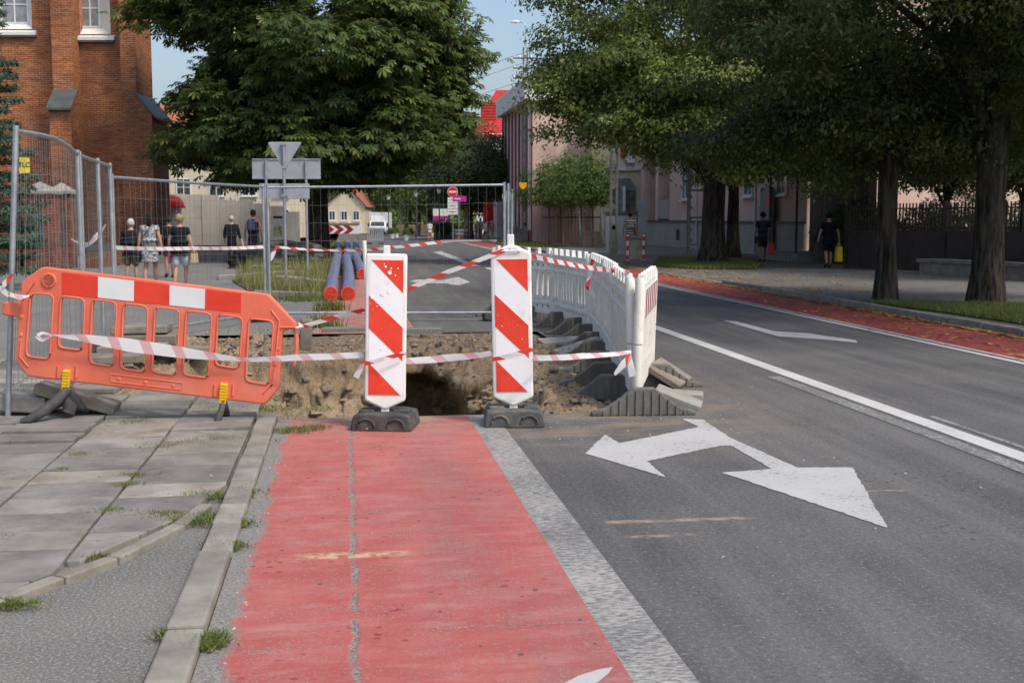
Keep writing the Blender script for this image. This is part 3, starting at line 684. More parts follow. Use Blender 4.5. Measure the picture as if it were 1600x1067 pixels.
for _ in range(260): lv.append(tuple(rt(NR.uniform(9.1, 14), NR.uniform(17, 36), .05)))
for _ in range(150): lv.append(tuple(rt(NR.uniform(7.2, 8.8), NR.uniform(9, 20), .008)))
flat_leaves('fallen_leaves', lv, .055, M['leaf_litter'], 'yellow brown fallen leaves along the right kerb and footway')
lit = [tuple(rt(NR.uniform(1.4, 3.6), NR.uniform(4.2, 8.5), .006)) for _ in range(7)] + [tuple(gnd(*q, .03)) for q in ((128, 605), (330, 745), (265, 525), (365, 985), (155, 680))]
flat_leaves('paper_scraps', lit, .011, M['white_frame'], 'white paper scraps and flecks lying on the road', 'litter')

# ------------------------------------------------------------------ trees
def rand_dirs(n):
    v = NR.normal(size=(n, 3)); return v / np.linalg.norm(v, axis=1)[:, None]
def crown_pts(lobes, n_clumps, shell=.55):
    """clump centres on the outer part of several ellipsoid lobes -> centres, outward direction"""
    C, D = [], []; vol = np.array([l[1][0] * l[1][1] + l[1][0] * l[1][2] for l in lobes]); cnt = (vol / vol.sum() * n_clumps).astype(int)
    for (c, r), k in zip(lobes, cnt):
        d = rand_dirs(k); rad = (shell + (1 - shell) * NR.random(k) ** .6)
        bump = np.array([1 + .2 * mnoise.noise(Vector(q * 2.3) + Vector(c)) + .14 * mnoise.noise(Vector(q * 5.5) + Vector(c)) for q in d]); p = np.array(c) + d * np.array(r) * (rad * bump)[:, None]
        C.append(p); D.append(d)
    C, D = np.concatenate(C), np.concatenate(D)
    keep = np.ones(len(C), bool)
    return C[keep], D[keep]
def leaf_quads(P, D, size, droop=.35, aspect=.5, curl=.25):
    """diamond leaves at P whose tips point along D (+droop)"""
    n = len(P); nn = D * .85 + NR.normal(0, .42, (n, 3)); nn[:, 2] += .5; nn /= np.linalg.norm(nn, axis=1)[:, None]
    d = NR.normal(0, .6, (n, 3)) + D * .3; d[:, 2] -= droop; d -= nn * (d * nn).sum(1)[:, None]; d /= (np.linalg.norm(d, axis=1)[:, None] + 1e-9); s = np.cross(nn, d)
    L = (size * NR.uniform(.65, 1.25, n))[:, None]; V = np.empty((n, 4, 3))
    V[:, 0] = P; V[:, 1] = P + d * L * .5 + s * L * aspect * .5 + nn * L * curl * .3; V[:, 2] = P + d * L; V[:, 3] = P + d * L * .5 - s * L * aspect * .5 + nn * L * curl * .3
    return V
def crown(name, lobes, n_clumps, per, size, m, parent, spread=.55, kind='simple', shell=.55, base=(0, 0, 0), zmin=None, tint_shift=0.0, boughs=None, bh=.66):
    if boughs:                                   # foliage sits on separate boughs, with dark gaps between them
        nb, r0, r1 = boughs; Cb, Db = crown_pts(lobes, nb, .78); rb = NR.uniform(r0, r1, len(Cb))
        sub_ = [(tuple(c - d * r * .4), (r, r, r * bh)) for c, d, r in zip(Cb, Db, rb)]
        cnt = np.maximum(3, (rb ** 2 / (rb ** 2).sum() * n_clumps).astype(int)); C, D, BI = [], [], []
        for (c, r), k_, dd, i_ in zip(sub_, cnt, Db, range(len(sub_))):
            d_ = rand_dirs(k_); d_[:, 2] = np.abs(d_[:, 2]) * .9 + d_[:, 2] * .1; C.append(np.array(c) + d_ * np.array(r) * NR.uniform(.72, 1.05, k_)[:, None]); D.append(d_ * .8 + dd * .4); BI.append(np.full(k_, i_))
        C, D, BI = np.concatenate(C), np.concatenate(D), np.concatenate(BI); bt = NR.normal(0, .12, len(sub_))
    else: C, D = crown_pts(lobes, n_clumps, shell)
    n = len(C); ct = NR.normal(.40 + tint_shift, .16 if boughs else .2, n) + (bt[BI] if boughs else 0)
    idx = np.repeat(np.arange(n), per); off = NR.normal(0, spread, (len(idx), 3)); off[:, 2] = off[:, 2] * .42 - .25 * np.linalg.norm(off[:, :2], axis=1)
    P = C[idx] + off; Dd = D[idx] * .7 + off / (spread * 2)
    if zmin is not None:
        k = P[:, 2] > zmin; P, Dd, idx = P[k], Dd[k], idx[k]
    tint = np.clip(ct[idx] + NR.normal(0, .13, len(idx)), 0, 1)
    if kind == 'palmate':
        ax = Dd + NR.normal(0, .3, Dd.shape); ax[:, 2] -= .35; ax /= np.linalg.norm(ax, axis=1)[:, None]
        u = NR.normal(0, .3, ax.shape) + D[idx][:len(ax)] * .0 + Dd * .55 + np.array([0, 0, .85]); s = np.cross(ax, u); s /= np.linalg.norm(s, axis=1)[:, None]; up = np.cross(s, ax)
        Vs = []; L0 = size * NR.uniform(.7, 1.2, len(P))
        for ang, k in ((0, 1.0), (42, .93), (-42, .93), (85, .72), (-85, .72), (130, .5), (-130, .5)):
            c_, s_ = math.cos(R(ang)), math.sin(R(ang)); d = ax * c_ + s * s_ - up * .28; d /= np.linalg.norm(d, axis=1)[:, None]
            w = np.cross(d, up); w /= np.linalg.norm(w, axis=1)[:, None]; L = (L0 * k)[:, None]; V = np.empty((len(P), 4, 3))
            V[:, 0] = P; V[:, 1] = P + d * L * .68 + w * L * .17; V[:, 2] = P + d * L - up * L * .12; V[:, 3] = P + d * L * .68 - w * L * .17; Vs.append(V)
        V = np.stack(Vs, 1).reshape(-1, 3); T = np.repeat(np.clip(tint, 0, 1), 28)
    else:
        V = leaf_quads(P, Dd, size).reshape(-1, 3); T = np.repeat(tint, 4)
    o = link(name, fast_mesh(name, V - np.array(base), 4, T), m, parent); return o
def trunk(parent, h, r0, r1, limbs, m, lean=(0, 0), seed=0, flare=1.35, name='trunk'):
    q = random.Random(seed); b = MB(); pts, rs = [], []
    for i in range(9):
        t = i / 8; pts.append((lean[0] * t * t + q.uniform(-.03, .03) * h * .1, lean[1] * t * t + q.uniform(-.03, .03) * h * .1, h * t)); rs.append((r0 + (r1 - r0) * t) * (flare if i == 0 else 1.08 if i == 1 else 1))
    b.tube(pts, rs, 14)
    for z0, end, r in limbs:
        t = min(1, z0 / h); p0 = Vector((lean[0] * t * t, lean[1] * t * t, z0)); e = Vector(end); md = p0.lerp(e, .5) + Vector((q.uniform(-.3, .3), q.uniform(-.3, .3), q.uniform(.1, .5)))
        path = [p0, p0.lerp(md, .5) + Vector((0, 0, .1)), md, md.lerp(e, .5), e]; b.tube(path, [r, r * .8, r * .6, r * .4, r * .18], 8)
        for _ in range(4):
            k = q.uniform(.35, .95); s = p0.lerp(e, k) + (md - p0.lerp(e, .5)) * (1 - abs(k - .5) * 2); d = Vector((q.uniform(-1, 1), q.uniform(-1, 1), q.uniform(-.1, 1))).normalized() * q.uniform(.8, 1.8)
            b.tube([s, s + d * .5 + Vector((0, 0, .1)), s + d], [r * .3, r * .2, r * .06], 5)
    return b.build(name, m, parent, (0, 0, 0), 0, True)
# the big horse chestnut
CT = at(496, 340, 46); CT.z = 0
t = thing('chestnut_tree', 'huge horse chestnut with dense dark palmate leaves behind the grey road signs', 'tree', CT)
trunk(t, 6.5, .42, .28, [(2.2, (-4.6, -.5, 3.6), .2), (2.6, (4.0, -1, 4.2), .2), (3.4, (-3.5, 1.5, 7.5), .2), (3.8, (3.2, 2, 8.5), .19), (4.5, (.5, -3.6, 7), .18), (5.5, (-1, 0, 11.5), .2), (2.4, (0, -4, 3.6), .15)], M['bark'], (.3, 0), 3)
ch_lobes = [((.4, 0, 8.4), (5.0, 5.2, 5.4)), ((-1.9, -.6, 4.7), (3.3, 4.0, 2.6)), ((2.4, -.5, 5.1), (2.8, 3.8, 2.3)), ((1.5, -1, 3.5), (1.5, 1.6, .9)), ((1.5, -1, 2.9), (1.5, 1.5, .7)), ((3.4, .2, 7.6), (2.6, 3.6, 2.3)), ((-2.9, 0, 9.4), (3.0, 4, 3.0)), ((4.9, -.3, 6.3), (1.7, 2.4, 1.0)),
            ((-.3, -2.6, 4.2), (3.0, 2.6, 1.8)), ((.6, -3, 8), (3.9, 3, 3.6)), ((-5.1, -.4, 8.6), (1.5, 2.0, .9)), ((-4.3, -.4, 4.1), (1.3, 1.8, 1.0)), ((-3.6, -.4, 6.6), (1.7, 2.5, 1.4)), ((5.0, 0, 5.1), (.9, 1.6, .7))]
crown('crown', ch_lobes, 3300, 12, .32, M['chestnut'], t, .3, 'palmate', .66, zmin=1.9, boughs=(310, .75, 1.3), bh=.85)
# bits of the conker husks showing yellow-green
C, D = crown_pts(ch_lobes, 420, .93)
b = MB()
for c in C[C[:, 1] < 0][:190]: b.ell(c, (.035, .035, .035), 5, 3)
b.build('conker_husks', mat('conker_husk', (.42, .42, .08), .7, .2, 3), t)['kind'] = 'stuff'
# lindens and maples of the right avenue
def linden(loc, label, lobes, n, per, size, trk, kind_mat='linden', spread=.5, zmin=None, tint=0.0, group='avenue trees on the right', shell=.5, boughs=None):
    t = thing('linden_tree', label, 'tree', loc, 0, group); trunk(t, *trk); crown('crown', lobes, n, per, size, M[kind_mat], t, spread, 'simple', shell, zmin=zmin, tint_shift=tint, boughs=boughs); return t
A = gnd(1113, 412, .03)
linden(A, 'thick trunked linden on mown grass beside the iron lattice mast', [((-.2, -.6, 8.8), (4.4, 4.6, 4.4)), ((-3.4, -.6, 7.2), (2.6, 3.0, 2.7)), ((-3.3, -1, 4.9), (2.3, 2.8, 1.6)), ((2.4, -1.4, 5.4), (3.4, 4, 2.7)), ((.2, -3, 4.2), (2.4, 2, 1.7)), ((-3.6, -1, 9.8), (2.2, 2.8, 1.8)), ((-.6, -3.2, 7), (3.4, 2.6, 3)), ((.4, -1.8, 3.4), (2.2, 1.6, 1.1)), ((-1.7, -1.6, 4.1), (1.7, 1.8, 1.1)), ((-5.2, -.6, 5.0), (1.5, 1.8, 1.5)), ((-4.7, -.8, 8.9), (1.4, 2, 1.1)), ((-4.3, -.6, 6.6), (1.9, 2.2, 1.5)), ((-4.4, -1.4, 5.0), (1.7, 1.6, 1.6)), ((-3.9, -1, 7.0), (1.8, 1.8, 1.2))],
       2700, 46, .15, (4.5, .42, .3, [(2.6, (-3.6, -.5, 5.6), .2), (3, (2.8, -1.5, 5.6), .2), (3.6, (-2.6, -1, 8.8), .2), (4, (1, 1, 9), .22), (3.2, (0, -3.4, 5), .15)], M['bark'], (.1, 0), 5), tint=.10, zmin=2.0, spread=.26, boughs=(235, .65, 1.25))
B_ = gnd(1383, 470, .04)
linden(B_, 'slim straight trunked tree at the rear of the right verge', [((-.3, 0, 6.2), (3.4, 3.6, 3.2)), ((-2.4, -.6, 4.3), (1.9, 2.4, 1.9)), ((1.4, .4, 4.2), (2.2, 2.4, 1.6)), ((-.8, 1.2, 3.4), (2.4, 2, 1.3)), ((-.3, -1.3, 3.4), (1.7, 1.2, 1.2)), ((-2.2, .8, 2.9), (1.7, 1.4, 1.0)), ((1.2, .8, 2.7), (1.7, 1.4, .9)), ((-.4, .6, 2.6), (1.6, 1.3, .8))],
       1600, 38, .11, (4.2, .185, .15, [(2.6, (-2.4, -.3, 4.8), .1), (2.8, (1.8, .5, 4.6), .1), (3.4, (-.6, .6, 6.6), .12), (3.2, (.3, -2, 5.6), .09)], M['bark'], (0, 0), 6), spread=.2, zmin=1.72, boughs=(130, .45, .95), kind_mat='linden_shaded')
C_ = gnd(1540, 474, .04)
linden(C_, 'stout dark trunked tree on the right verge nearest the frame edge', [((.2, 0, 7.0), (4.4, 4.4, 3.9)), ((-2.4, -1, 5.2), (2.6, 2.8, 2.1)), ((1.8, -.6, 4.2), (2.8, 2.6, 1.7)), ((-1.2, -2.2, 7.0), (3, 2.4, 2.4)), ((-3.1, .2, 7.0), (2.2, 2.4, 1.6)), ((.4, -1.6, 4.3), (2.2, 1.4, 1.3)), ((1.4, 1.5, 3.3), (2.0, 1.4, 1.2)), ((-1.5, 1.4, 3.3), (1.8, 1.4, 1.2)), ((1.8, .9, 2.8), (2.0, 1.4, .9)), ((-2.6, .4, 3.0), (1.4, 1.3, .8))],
       2000, 38, .115, (4.6, .27, .235, [(2.8, (-2.6, -.6, 5.6), .14), (3.2, (2.4, -.4, 5), .14), (3.8, (-.6, .6, 8), .18), (3.5, (.3, -2.4, 7), .14)], M['bark'], (.15, 0), 7), spread=.2, zmin=1.9, boughs=(170, .5, 1.0), kind_mat='linden_shaded')
D_ = rt(11.2, 12.5, .03)
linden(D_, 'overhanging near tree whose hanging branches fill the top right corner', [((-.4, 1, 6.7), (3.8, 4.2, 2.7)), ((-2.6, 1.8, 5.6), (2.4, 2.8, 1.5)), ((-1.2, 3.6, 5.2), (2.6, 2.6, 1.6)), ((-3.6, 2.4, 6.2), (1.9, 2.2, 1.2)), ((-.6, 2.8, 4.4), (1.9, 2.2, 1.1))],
       1500, 38, .095, (4.6, .3, .22, [(3, (-2.8, 1.8, 5.8), .13), (3.4, (-1, 3.6, 5.6), .12), (3.8, (-.4, 0, 7.2), .15)], M['bark'], (0, 0), 8), spread=.17, tint=.06, boughs=(160, .4, .8), kind_mat='linden_shaded')
E_ = rt(16.6, 36, .03)
linden(E_, 'dense linden rising behind the slim tree at the brown fence end', [((0, 0, 7.6), (4.6, 4.2, 4.4)), ((-2.4, -.8, 4.8), (2.8, 2.6, 2.1)), ((2.2, -.6, 4.6), (2.8, 2.8, 2.0)), ((0, -2.2, 6.2), (3.2, 2.2, 2.6)), ((-3.6, -1, 5.6), (2.2, 2.2, 2.4)), ((-1.5, -1.2, 3.4), (2.6, 2, 1.2)), ((1.8, -1.2, 3.4), (2.4, 2, 1.2))],
       1500, 36, .15, (4.4, .26, .2, [(2.8, (-2.4, -.8, 5.2), .12), (3, (2.2, -.5, 5), .12), (3.6, (0, .4, 8), .15)], M['bark'], (0, 0), 9), spread=.26, zmin=2.3, boughs=(130, .6, 1.2), kind_mat='linden_shaded')
for k, (t_, s_, lab) in enumerate(((15.0, 46, 'garden tree rising behind the gate porch and the beige house corner'), (19.5, 29, 'garden tree behind the railings near the right frame edge'))):
    if k == 2: lob = [((0, 0, 8.2), (3.6, 4, 4.2)), ((-1.2, -1, 5.8), (2.4, 2.4, 2.0)), ((1.8, 0, 5.2), (2.2, 2.2, 1.8)), ((.6, 2, 4.2), (2, 2, 1.4))]
    else: lob = [((0, -.8, 3.9), (3.8, 2.6, 1.6)), ((0, 0, 7.8), (4.4, 4.4, 4.4)), ((-2, -1, 5), (2.8, 2.8, 1.8)), ((2.2, -.4, 5.6), (2.8, 2.8, 2))]
    tt = linden(rt(t_, s_, .03), lab, lob, 1200, 34, .16,
           (4.4, .2 if k == 2 else .26, .16, [(3, (-2, -1, 5), .12), (3, (2.2, -.4, 5.6), .12), (3.6, (0, .4, 8), .15)], M['bark'], (0, 0), 12 + k), spread=.26, group='trees behind the avenue', zmin=2.5, boughs=(110, .6, 1.2), kind_mat='linden_shaded')
# far trees closing the street
def far_tree(px, Y, z, r, label, m='far_leaf', n=420, per=18, size=.34, tr=.2):
    c = at(px, 340, Y); c.z = 0; t = thing('street_tree', label, 'tree', c, 0, 'trees far down the street')
    trunk(t, z, tr, tr * .7, [(z * .6, (r[0] * .5, 0, z), tr * .5), (z * .6, (-r[0] * .5, .2, z), tr * .5)], M['bark'], (0, 0), int(px))
    crown('crown', [((0, 0, z), r), ((-r[0] * .4, -.4, z - r[2] * .45), (r[0] * .65, r[1] * .6, r[2] * .5)), ((r[0] * .45, -.4, z - r[2] * .3), (r[0] * .6, r[1] * .6, r[2] * .5))], n, per, size, M[m], t, .45, 'simple', .5); return t
far_tree(735, 86, 5.3, (3.1, 3, 2.9), 'round dark tree over the street mouth beside the red brown building', 'dark_leaf', 1100, 28, .2)
for px, Y, z, r, lab in ((548, 150, 6.2, (3.4, 2.6, 4.2), 'bright green tree behind the white truck'), (640, 128, 6.4, (2.8, 2.7, 3.6), 'green tree over the pavement cafe'), (672, 104, 5.2, (2.2, 2.2, 3.0), 'narrow green tree left of the no entry sign'),
                     (604, 146, 7.0, (3.6, 3.6, 4.6), 'tall green tree far behind the truck'), (655, 140, 6.4, (3.4, 3.4, 4.6), 'tall pale tree at the end of the street'), (700, 122, 6.0, (3.2, 3.2, 3.8), 'green tree behind the magenta street plate'), (575, 160, 5.5, (3.6, 3.4, 4.6), 'farthest tree over the truck roof'), (760, 106, 5.0, (2.6, 2.6, 3), 'dark tree beside the pink wall')):
    far_tree(px, Y, z, r, lab, 'far_leaf' if px != 760 else 'dark_leaf', 600, 24, .3)
for px, Y, lab in ((590, 168, 'low bushy tree closing the street end left of the lanterns'), (632, 172, 'low bushy tree closing the street end behind the lanterns'), (672, 166, 'low bushy tree closing the street end behind the walker in white'), (712, 170, 'low bushy tree closing the street end behind the no entry sign')):
    far_tree(px, Y, 2.6, (2.6, 2.0, 2.6), lab, 'far_leaf', 420, 22, .34, .12)
# staked young trees
SAP = [(838, 76), (858, 72), (876, 74), (893, 66), (908, 70), (926, 63)]
st = None
for k, (px, Y) in enumerate(SAP):
    c = at(px, 340, Y); c.z = .03
    lab = ('%s young staked tree in the row before the beige wall' % ('first', 'second', 'third', 'fourth', 'fifth', 'sixth', 'bushy low')[k]) + (' counted from the utility pole' if k < 6 else ' at its near side')
    if st is None:
        st = thing('young_tree', lab, 'young tree', c, 0, 'staked young trees beside the road'); trunk(st, 3.0, .045, .03, [(1.8, (.5, .1, 3), .02), (1.9, (-.5, 0, 3.1), .02)], M['sapling_bark'], (0, 0), 20 + k)
        crown('crown', [((0, 0, 3.8), (1.0, 1.0, 1.3)), ((-.3, -.3, 3.0), (.85, .8, .75)), ((.4, 0, 2.9), (.75, .8, .7))] if k < 6 else [((0, 0, 2.4), (.9, .9, 1.2)), ((0, -.2, 1.2), (.6, .6, 1.0))], 300, 22, .14, M['young_leaf'], st, .22, 'simple', .35)
        if k < 6:
            for x, y in ((-.42, -.2), (.42, -.2), (0, .4)): mb = MB(); mb.tube([(x, y, 0), (x, y, 1.75)], .035, 8); mb.build('stake', M['stake'], st)
            mb = MB(); mb.box((0, -.2, 1.55), (.86, .02, .06)); mb.build('tie', M['black'], st)
    else: dup(st, c, rng.uniform(-.5, .5), lab)
# blue spruce at the left edge
SP = at(-52, 340, 27); SP.z = .0
t = thing('spruce_tree', 'blue green spruce reaching into the frame before the brick church', 'tree', SP)
trunk(t, 9, .16, .03, [], M['bark'], (0, 0), 31)
V_, T_ = [], []
for k in range(190):
    z = .7 + 7.6 * (k / 190) ** .9; L = (2.15 - .19 * z) * NR.uniform(.75, 1.12); a = k * 2.4 + NR.normal(0, .2)
    n = int(560 * L / 1.4); u = NR.random(n) ** .7; dirv = np.array([math.cos(a), math.sin(a), 0]); side = np.array([-math.sin(a), math.cos(a), 0])
    zz = z - .32 * u * L + .22 * (u * L) ** 2 / max(L, .5); w = (1 - u * .75) * .34 * L * NR.uniform(-1, 1, n)
    P = dirv * (u * L)[:, None] + side * w[:, None] + np.stack([np.zeros(n), np.zeros(n), zz - np.abs(w) * .25], 1)
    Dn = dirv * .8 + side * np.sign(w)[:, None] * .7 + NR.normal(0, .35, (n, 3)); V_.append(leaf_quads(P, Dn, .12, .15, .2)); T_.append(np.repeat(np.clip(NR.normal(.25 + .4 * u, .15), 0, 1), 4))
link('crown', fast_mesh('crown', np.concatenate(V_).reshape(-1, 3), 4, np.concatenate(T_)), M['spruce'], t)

# shrubs in the garden behind the brown fence
for k, (px, Y, h, lab) in enumerate(((1345, 41, 2.3, 'dark garden shrub behind the left end of the railings'), (1440, 39, 1.9, 'dark garden shrub behind the middle of the railings'), (1500, 40, 2.8, 'taller garden shrub behind the stout dark trunk'), (1590, 38, 2.2, 'garden shrub behind the railings at the frame edge'))):
    c = at(px, 340, Y); c.z = .0; t = thing('garden_shrub', lab, 'shrub', c, 0, 'shrubs behind the brown fence'); trunk(t, h * .5, .06, .04, [], M['bark'], (0, 0), 40 + k)
    crown('crown', [((0, 0, h * .62), (1.1, .9, h * .42)), ((-.6, .1, h * .45), (.8, .7, h * .33)), ((.6, -.1, h * .5), (.8, .7, h * .3))], 260, 30, .11, M['dark_leaf'], t, .2, 'simple', .5)

for px, Y, lab in ((1478, 37, 'low crowned garden tree behind the railings left of the stout trunk'), (1600, 35, 'low crowned garden tree behind the railings at the frame edge')):
    c = at(px, 340, Y); c.z = 0
    linden(c, lab, [((0, 0, 4.4), (2.6, 2.0, 2.2)), ((-1.2, -.4, 3.3), (1.6, 1.4, 1.1)), ((1.2, -.4, 3.3), (1.6, 1.4, 1.1))], 700, 36, .13, (3.0, .12, .09, [(1.8, (-1.2, -.3, 3.4), .06), (1.9, (1.2, -.3, 3.4), .06), (2.2, (0, .2, 4.6), .07)], M['bark'], (0, 0), int(px)), 'linden_shaded', .22, 2.0, 0.0, 'trees behind the avenue', .5, (70, .4, .8))
# ------------------------------------------------------------------ orange barrier in front of the dug-up pavement
TH = R(6.75); KB = 1 / (3.2 * 206.5); BO = (700, 560)
def bl(x, y):
    dx, dy = x - BO[0], y - BO[1]; return ((dx * math.cos(TH) + dy * math.sin(TH)) * KB, (dx * math.sin(TH) - dy * math.cos(TH)) * KB)
bar = thing('orange_barrier', 'orange plastic barrier with red and white band, tilted on two black feet', 'barrier', at(BO[0] / 3.2, 400 + BO[1] / 3.2, 9.2), (0, TH, R(-1)))
outer = rpoly([bl(*p) for p in [(230, 50), (1360, 185), (1500, 335), (1492, 362), (1428, 368), (1402, 660), (1330, 742), (130, 602), (76, 520), (98, 302), (15, 292), (20, 225), (118, 228), (118, 128)]], .03)
WIN = [((168, 180), (285, 188), (250, 515), (130, 500)), ((320, 195), (440, 210), (420, 470), (296, 455)), ((478, 212), (600, 226), (574, 550), (450, 534)), ((634, 232), (755, 246), (734, 580), (606, 560)),
       ((792, 250), (915, 263), (890, 594), (763, 576)), ((948, 268), (1075, 283), (1050, 608), (919, 590)), ((1106, 286), (1230, 301), (1205, 560), (1084, 542)), ((1262, 305), (1385, 319), (1356, 642), (1236, 622))]
holes = [rpoly([bl(*p) for p in w], .045) for w in WIN]
link('panel', plate(outer, holes, .055, .012), M['orange'], bar, (0, 0, 0), 0, True)
# rims standing proud round each window, ribs and dimples of the moulding
def rim(pts, r, name='window_rim', y=-.028, closed=True):
    p = [(x, y, z) for x, z in pts]; b = MB(); b.tube(p + ([p[0]] if closed else []), r, 6, not closed); return b.build(name, M['orange'], bar, (0, 0, 0), 0, True)
for h in holes: rim(h, .009)
for pts in ([(190, 130), (130, 215), (108, 300)], [(108, 420), (100, 500), (140, 552)], [(1375, 268), (1412, 320), (1398, 440), (1388, 520)], [(1385, 560), (1372, 640), (1325, 684)], [(1416, 352), (1490, 350)]): rim([bl(*p) for p in pts], .008, 'moulded_rib', -.028, False)
for x, y in ((110, 392), (118, 300), (1400, 460), (1388, 536), (597, 612), (732, 630), (872, 648)):
    u, w = bl(x, y); b = MB(); b.tube([(u, -.026, w), (u, -.034, w)], [.016, .011], 10); b.build('stud', M['orange'], bar, (0, 0, 0), 0, True)
u, w = bl(263, 118); b = MB(); b.tube([(u, -.024, w), (u, -.040, w), (u, -.040, w), (u, -.03, w)], [.058, .052, .044, .036], 20); b.build('boss', M['orange'], bar, (0, 0, 0), 0, True)
fr = [bl(*p) for p in ((555, 588), (915, 632), (912, 668), (557, 626))]; rim(fr, .005, 'moulded_panel')
for x in (290, 382, 1080, 1172):
    y = 575 if x < 600 else 665; p0, p1 = bl(x + 3, y - 26), bl(x - 3, y + 32); b = MB(); b.tube([(p0[0], -.027, p0[1]), (p1[0], -.027, p1[1])], .012, 6); b.build('moulded_rib', M['orange'], bar, (0, 0, 0), 0, True)
xs = (330, 510, 690, 868, 1045, 1225)
for i in range(5):
    xa, xb = xs[i], xs[i + 1]; ty = lambda x: 78 + (x - 330) * .1165; by = lambda x: 185 + (x - 330) * .105
    q = [bl(xa, ty(xa)), bl(xb, ty(xb)), bl(xb - 4, by(xb)), bl(xa - 4, by(xa))]
    b = MB(); b.prism(q, -.0305, -.027, 'y'); b.build('red_band' if i % 2 == 0 else 'white_band', M['red_sheet'] if i % 2 == 0 else M['orange_white'], bar)
b = MB(); p = [bl(*q) for q in ((1484, 345), (1494, 400), (1490, 480), (1478, 545))]; b.tube([(x, 0, z) for x, z in p], [.016, .017, .017, .013], 8)
b.build('coupling_hook', M['orange'], bar, (0, 0, 0), 0, True)
def bfoot(hx0, hy0, hx1, hy1):
    p0, p1 = bl(hx0, hy0), bl(hx1, hy1); c = ((p0[0] + p1[0]) / 2, -.036, (p0[1] + p1[1]) / 2); L = p0[1] - p1[1]
    b = MB(); b.box(c, (.052, .03, L)); o = b.build('hinge', M['yellow'], bar, (0, 0, 0), 0, False, .004)
    for k in range(7): b = MB(); b.box((c[0], -.053, p0[1] - L * (k + .6) / 7.2), (.054, .008, L / 11)); b.build('hinge_rib', M['yellow'], o, (0, 0, 0), 0, False, .002)
    return p1
p1 = bfoot(334, 566, 332, 674); b = MB()
b.tube([(p1[0] + .01, -.03, p1[1] + .02), (p1[0] - .03, -.09, p1[1] - .055), (p1[0] - .10, -.17, p1[1] - .14), (p1[0] - .19, -.24, p1[1] - .215), (p1[0] - .235, -.27, p1[1] - .225)], [.032, .042, .042, .034, .02], 10)
b.tube([(p1[0] + .01, -.02, p1[1] + .02), (p1[0] + .02, .02, p1[1] - .06), (p1[0] + .055, .08, p1[1] - .125), (p1[0] + .12, .14, p1[1] - .165)], [.032, .05, .045, .022], 10)
b.tube([(p1[0] - .02, -.03, p1[1] - .03), (p1[0] + .03, -.01, p1[1] - .13), (p1[0] + .02, -.02, p1[1] - .17)], [.03, .055, .05], 10)
b.build('foot', M['black_rubber'], bar, (0, 0, 0), 0, True)
p1 = bfoot(1127, 632, 1124, 738); b = MB()
b.tube([(p1[0], -.03, p1[1] + .02), (p1[0] - .004, -.10, p1[1] - .07), (p1[0] - .006, -.2, p1[1] - .17), (p1[0] - .004, -.27, p1[1] - .232), (p1[0], -.3, p1[1] - .238)], [.022, .026, .028, .024, .012], 10)
b.tube([(p1[0], -.02, p1[1] + .02), (p1[0], .08, p1[1] - .1), (p1[0], .2, p1[1] - .2)], [.022, .03, .02], 10)
b.build('foot', M['black_rubber'], bar, (0, 0, 0), 0, True)

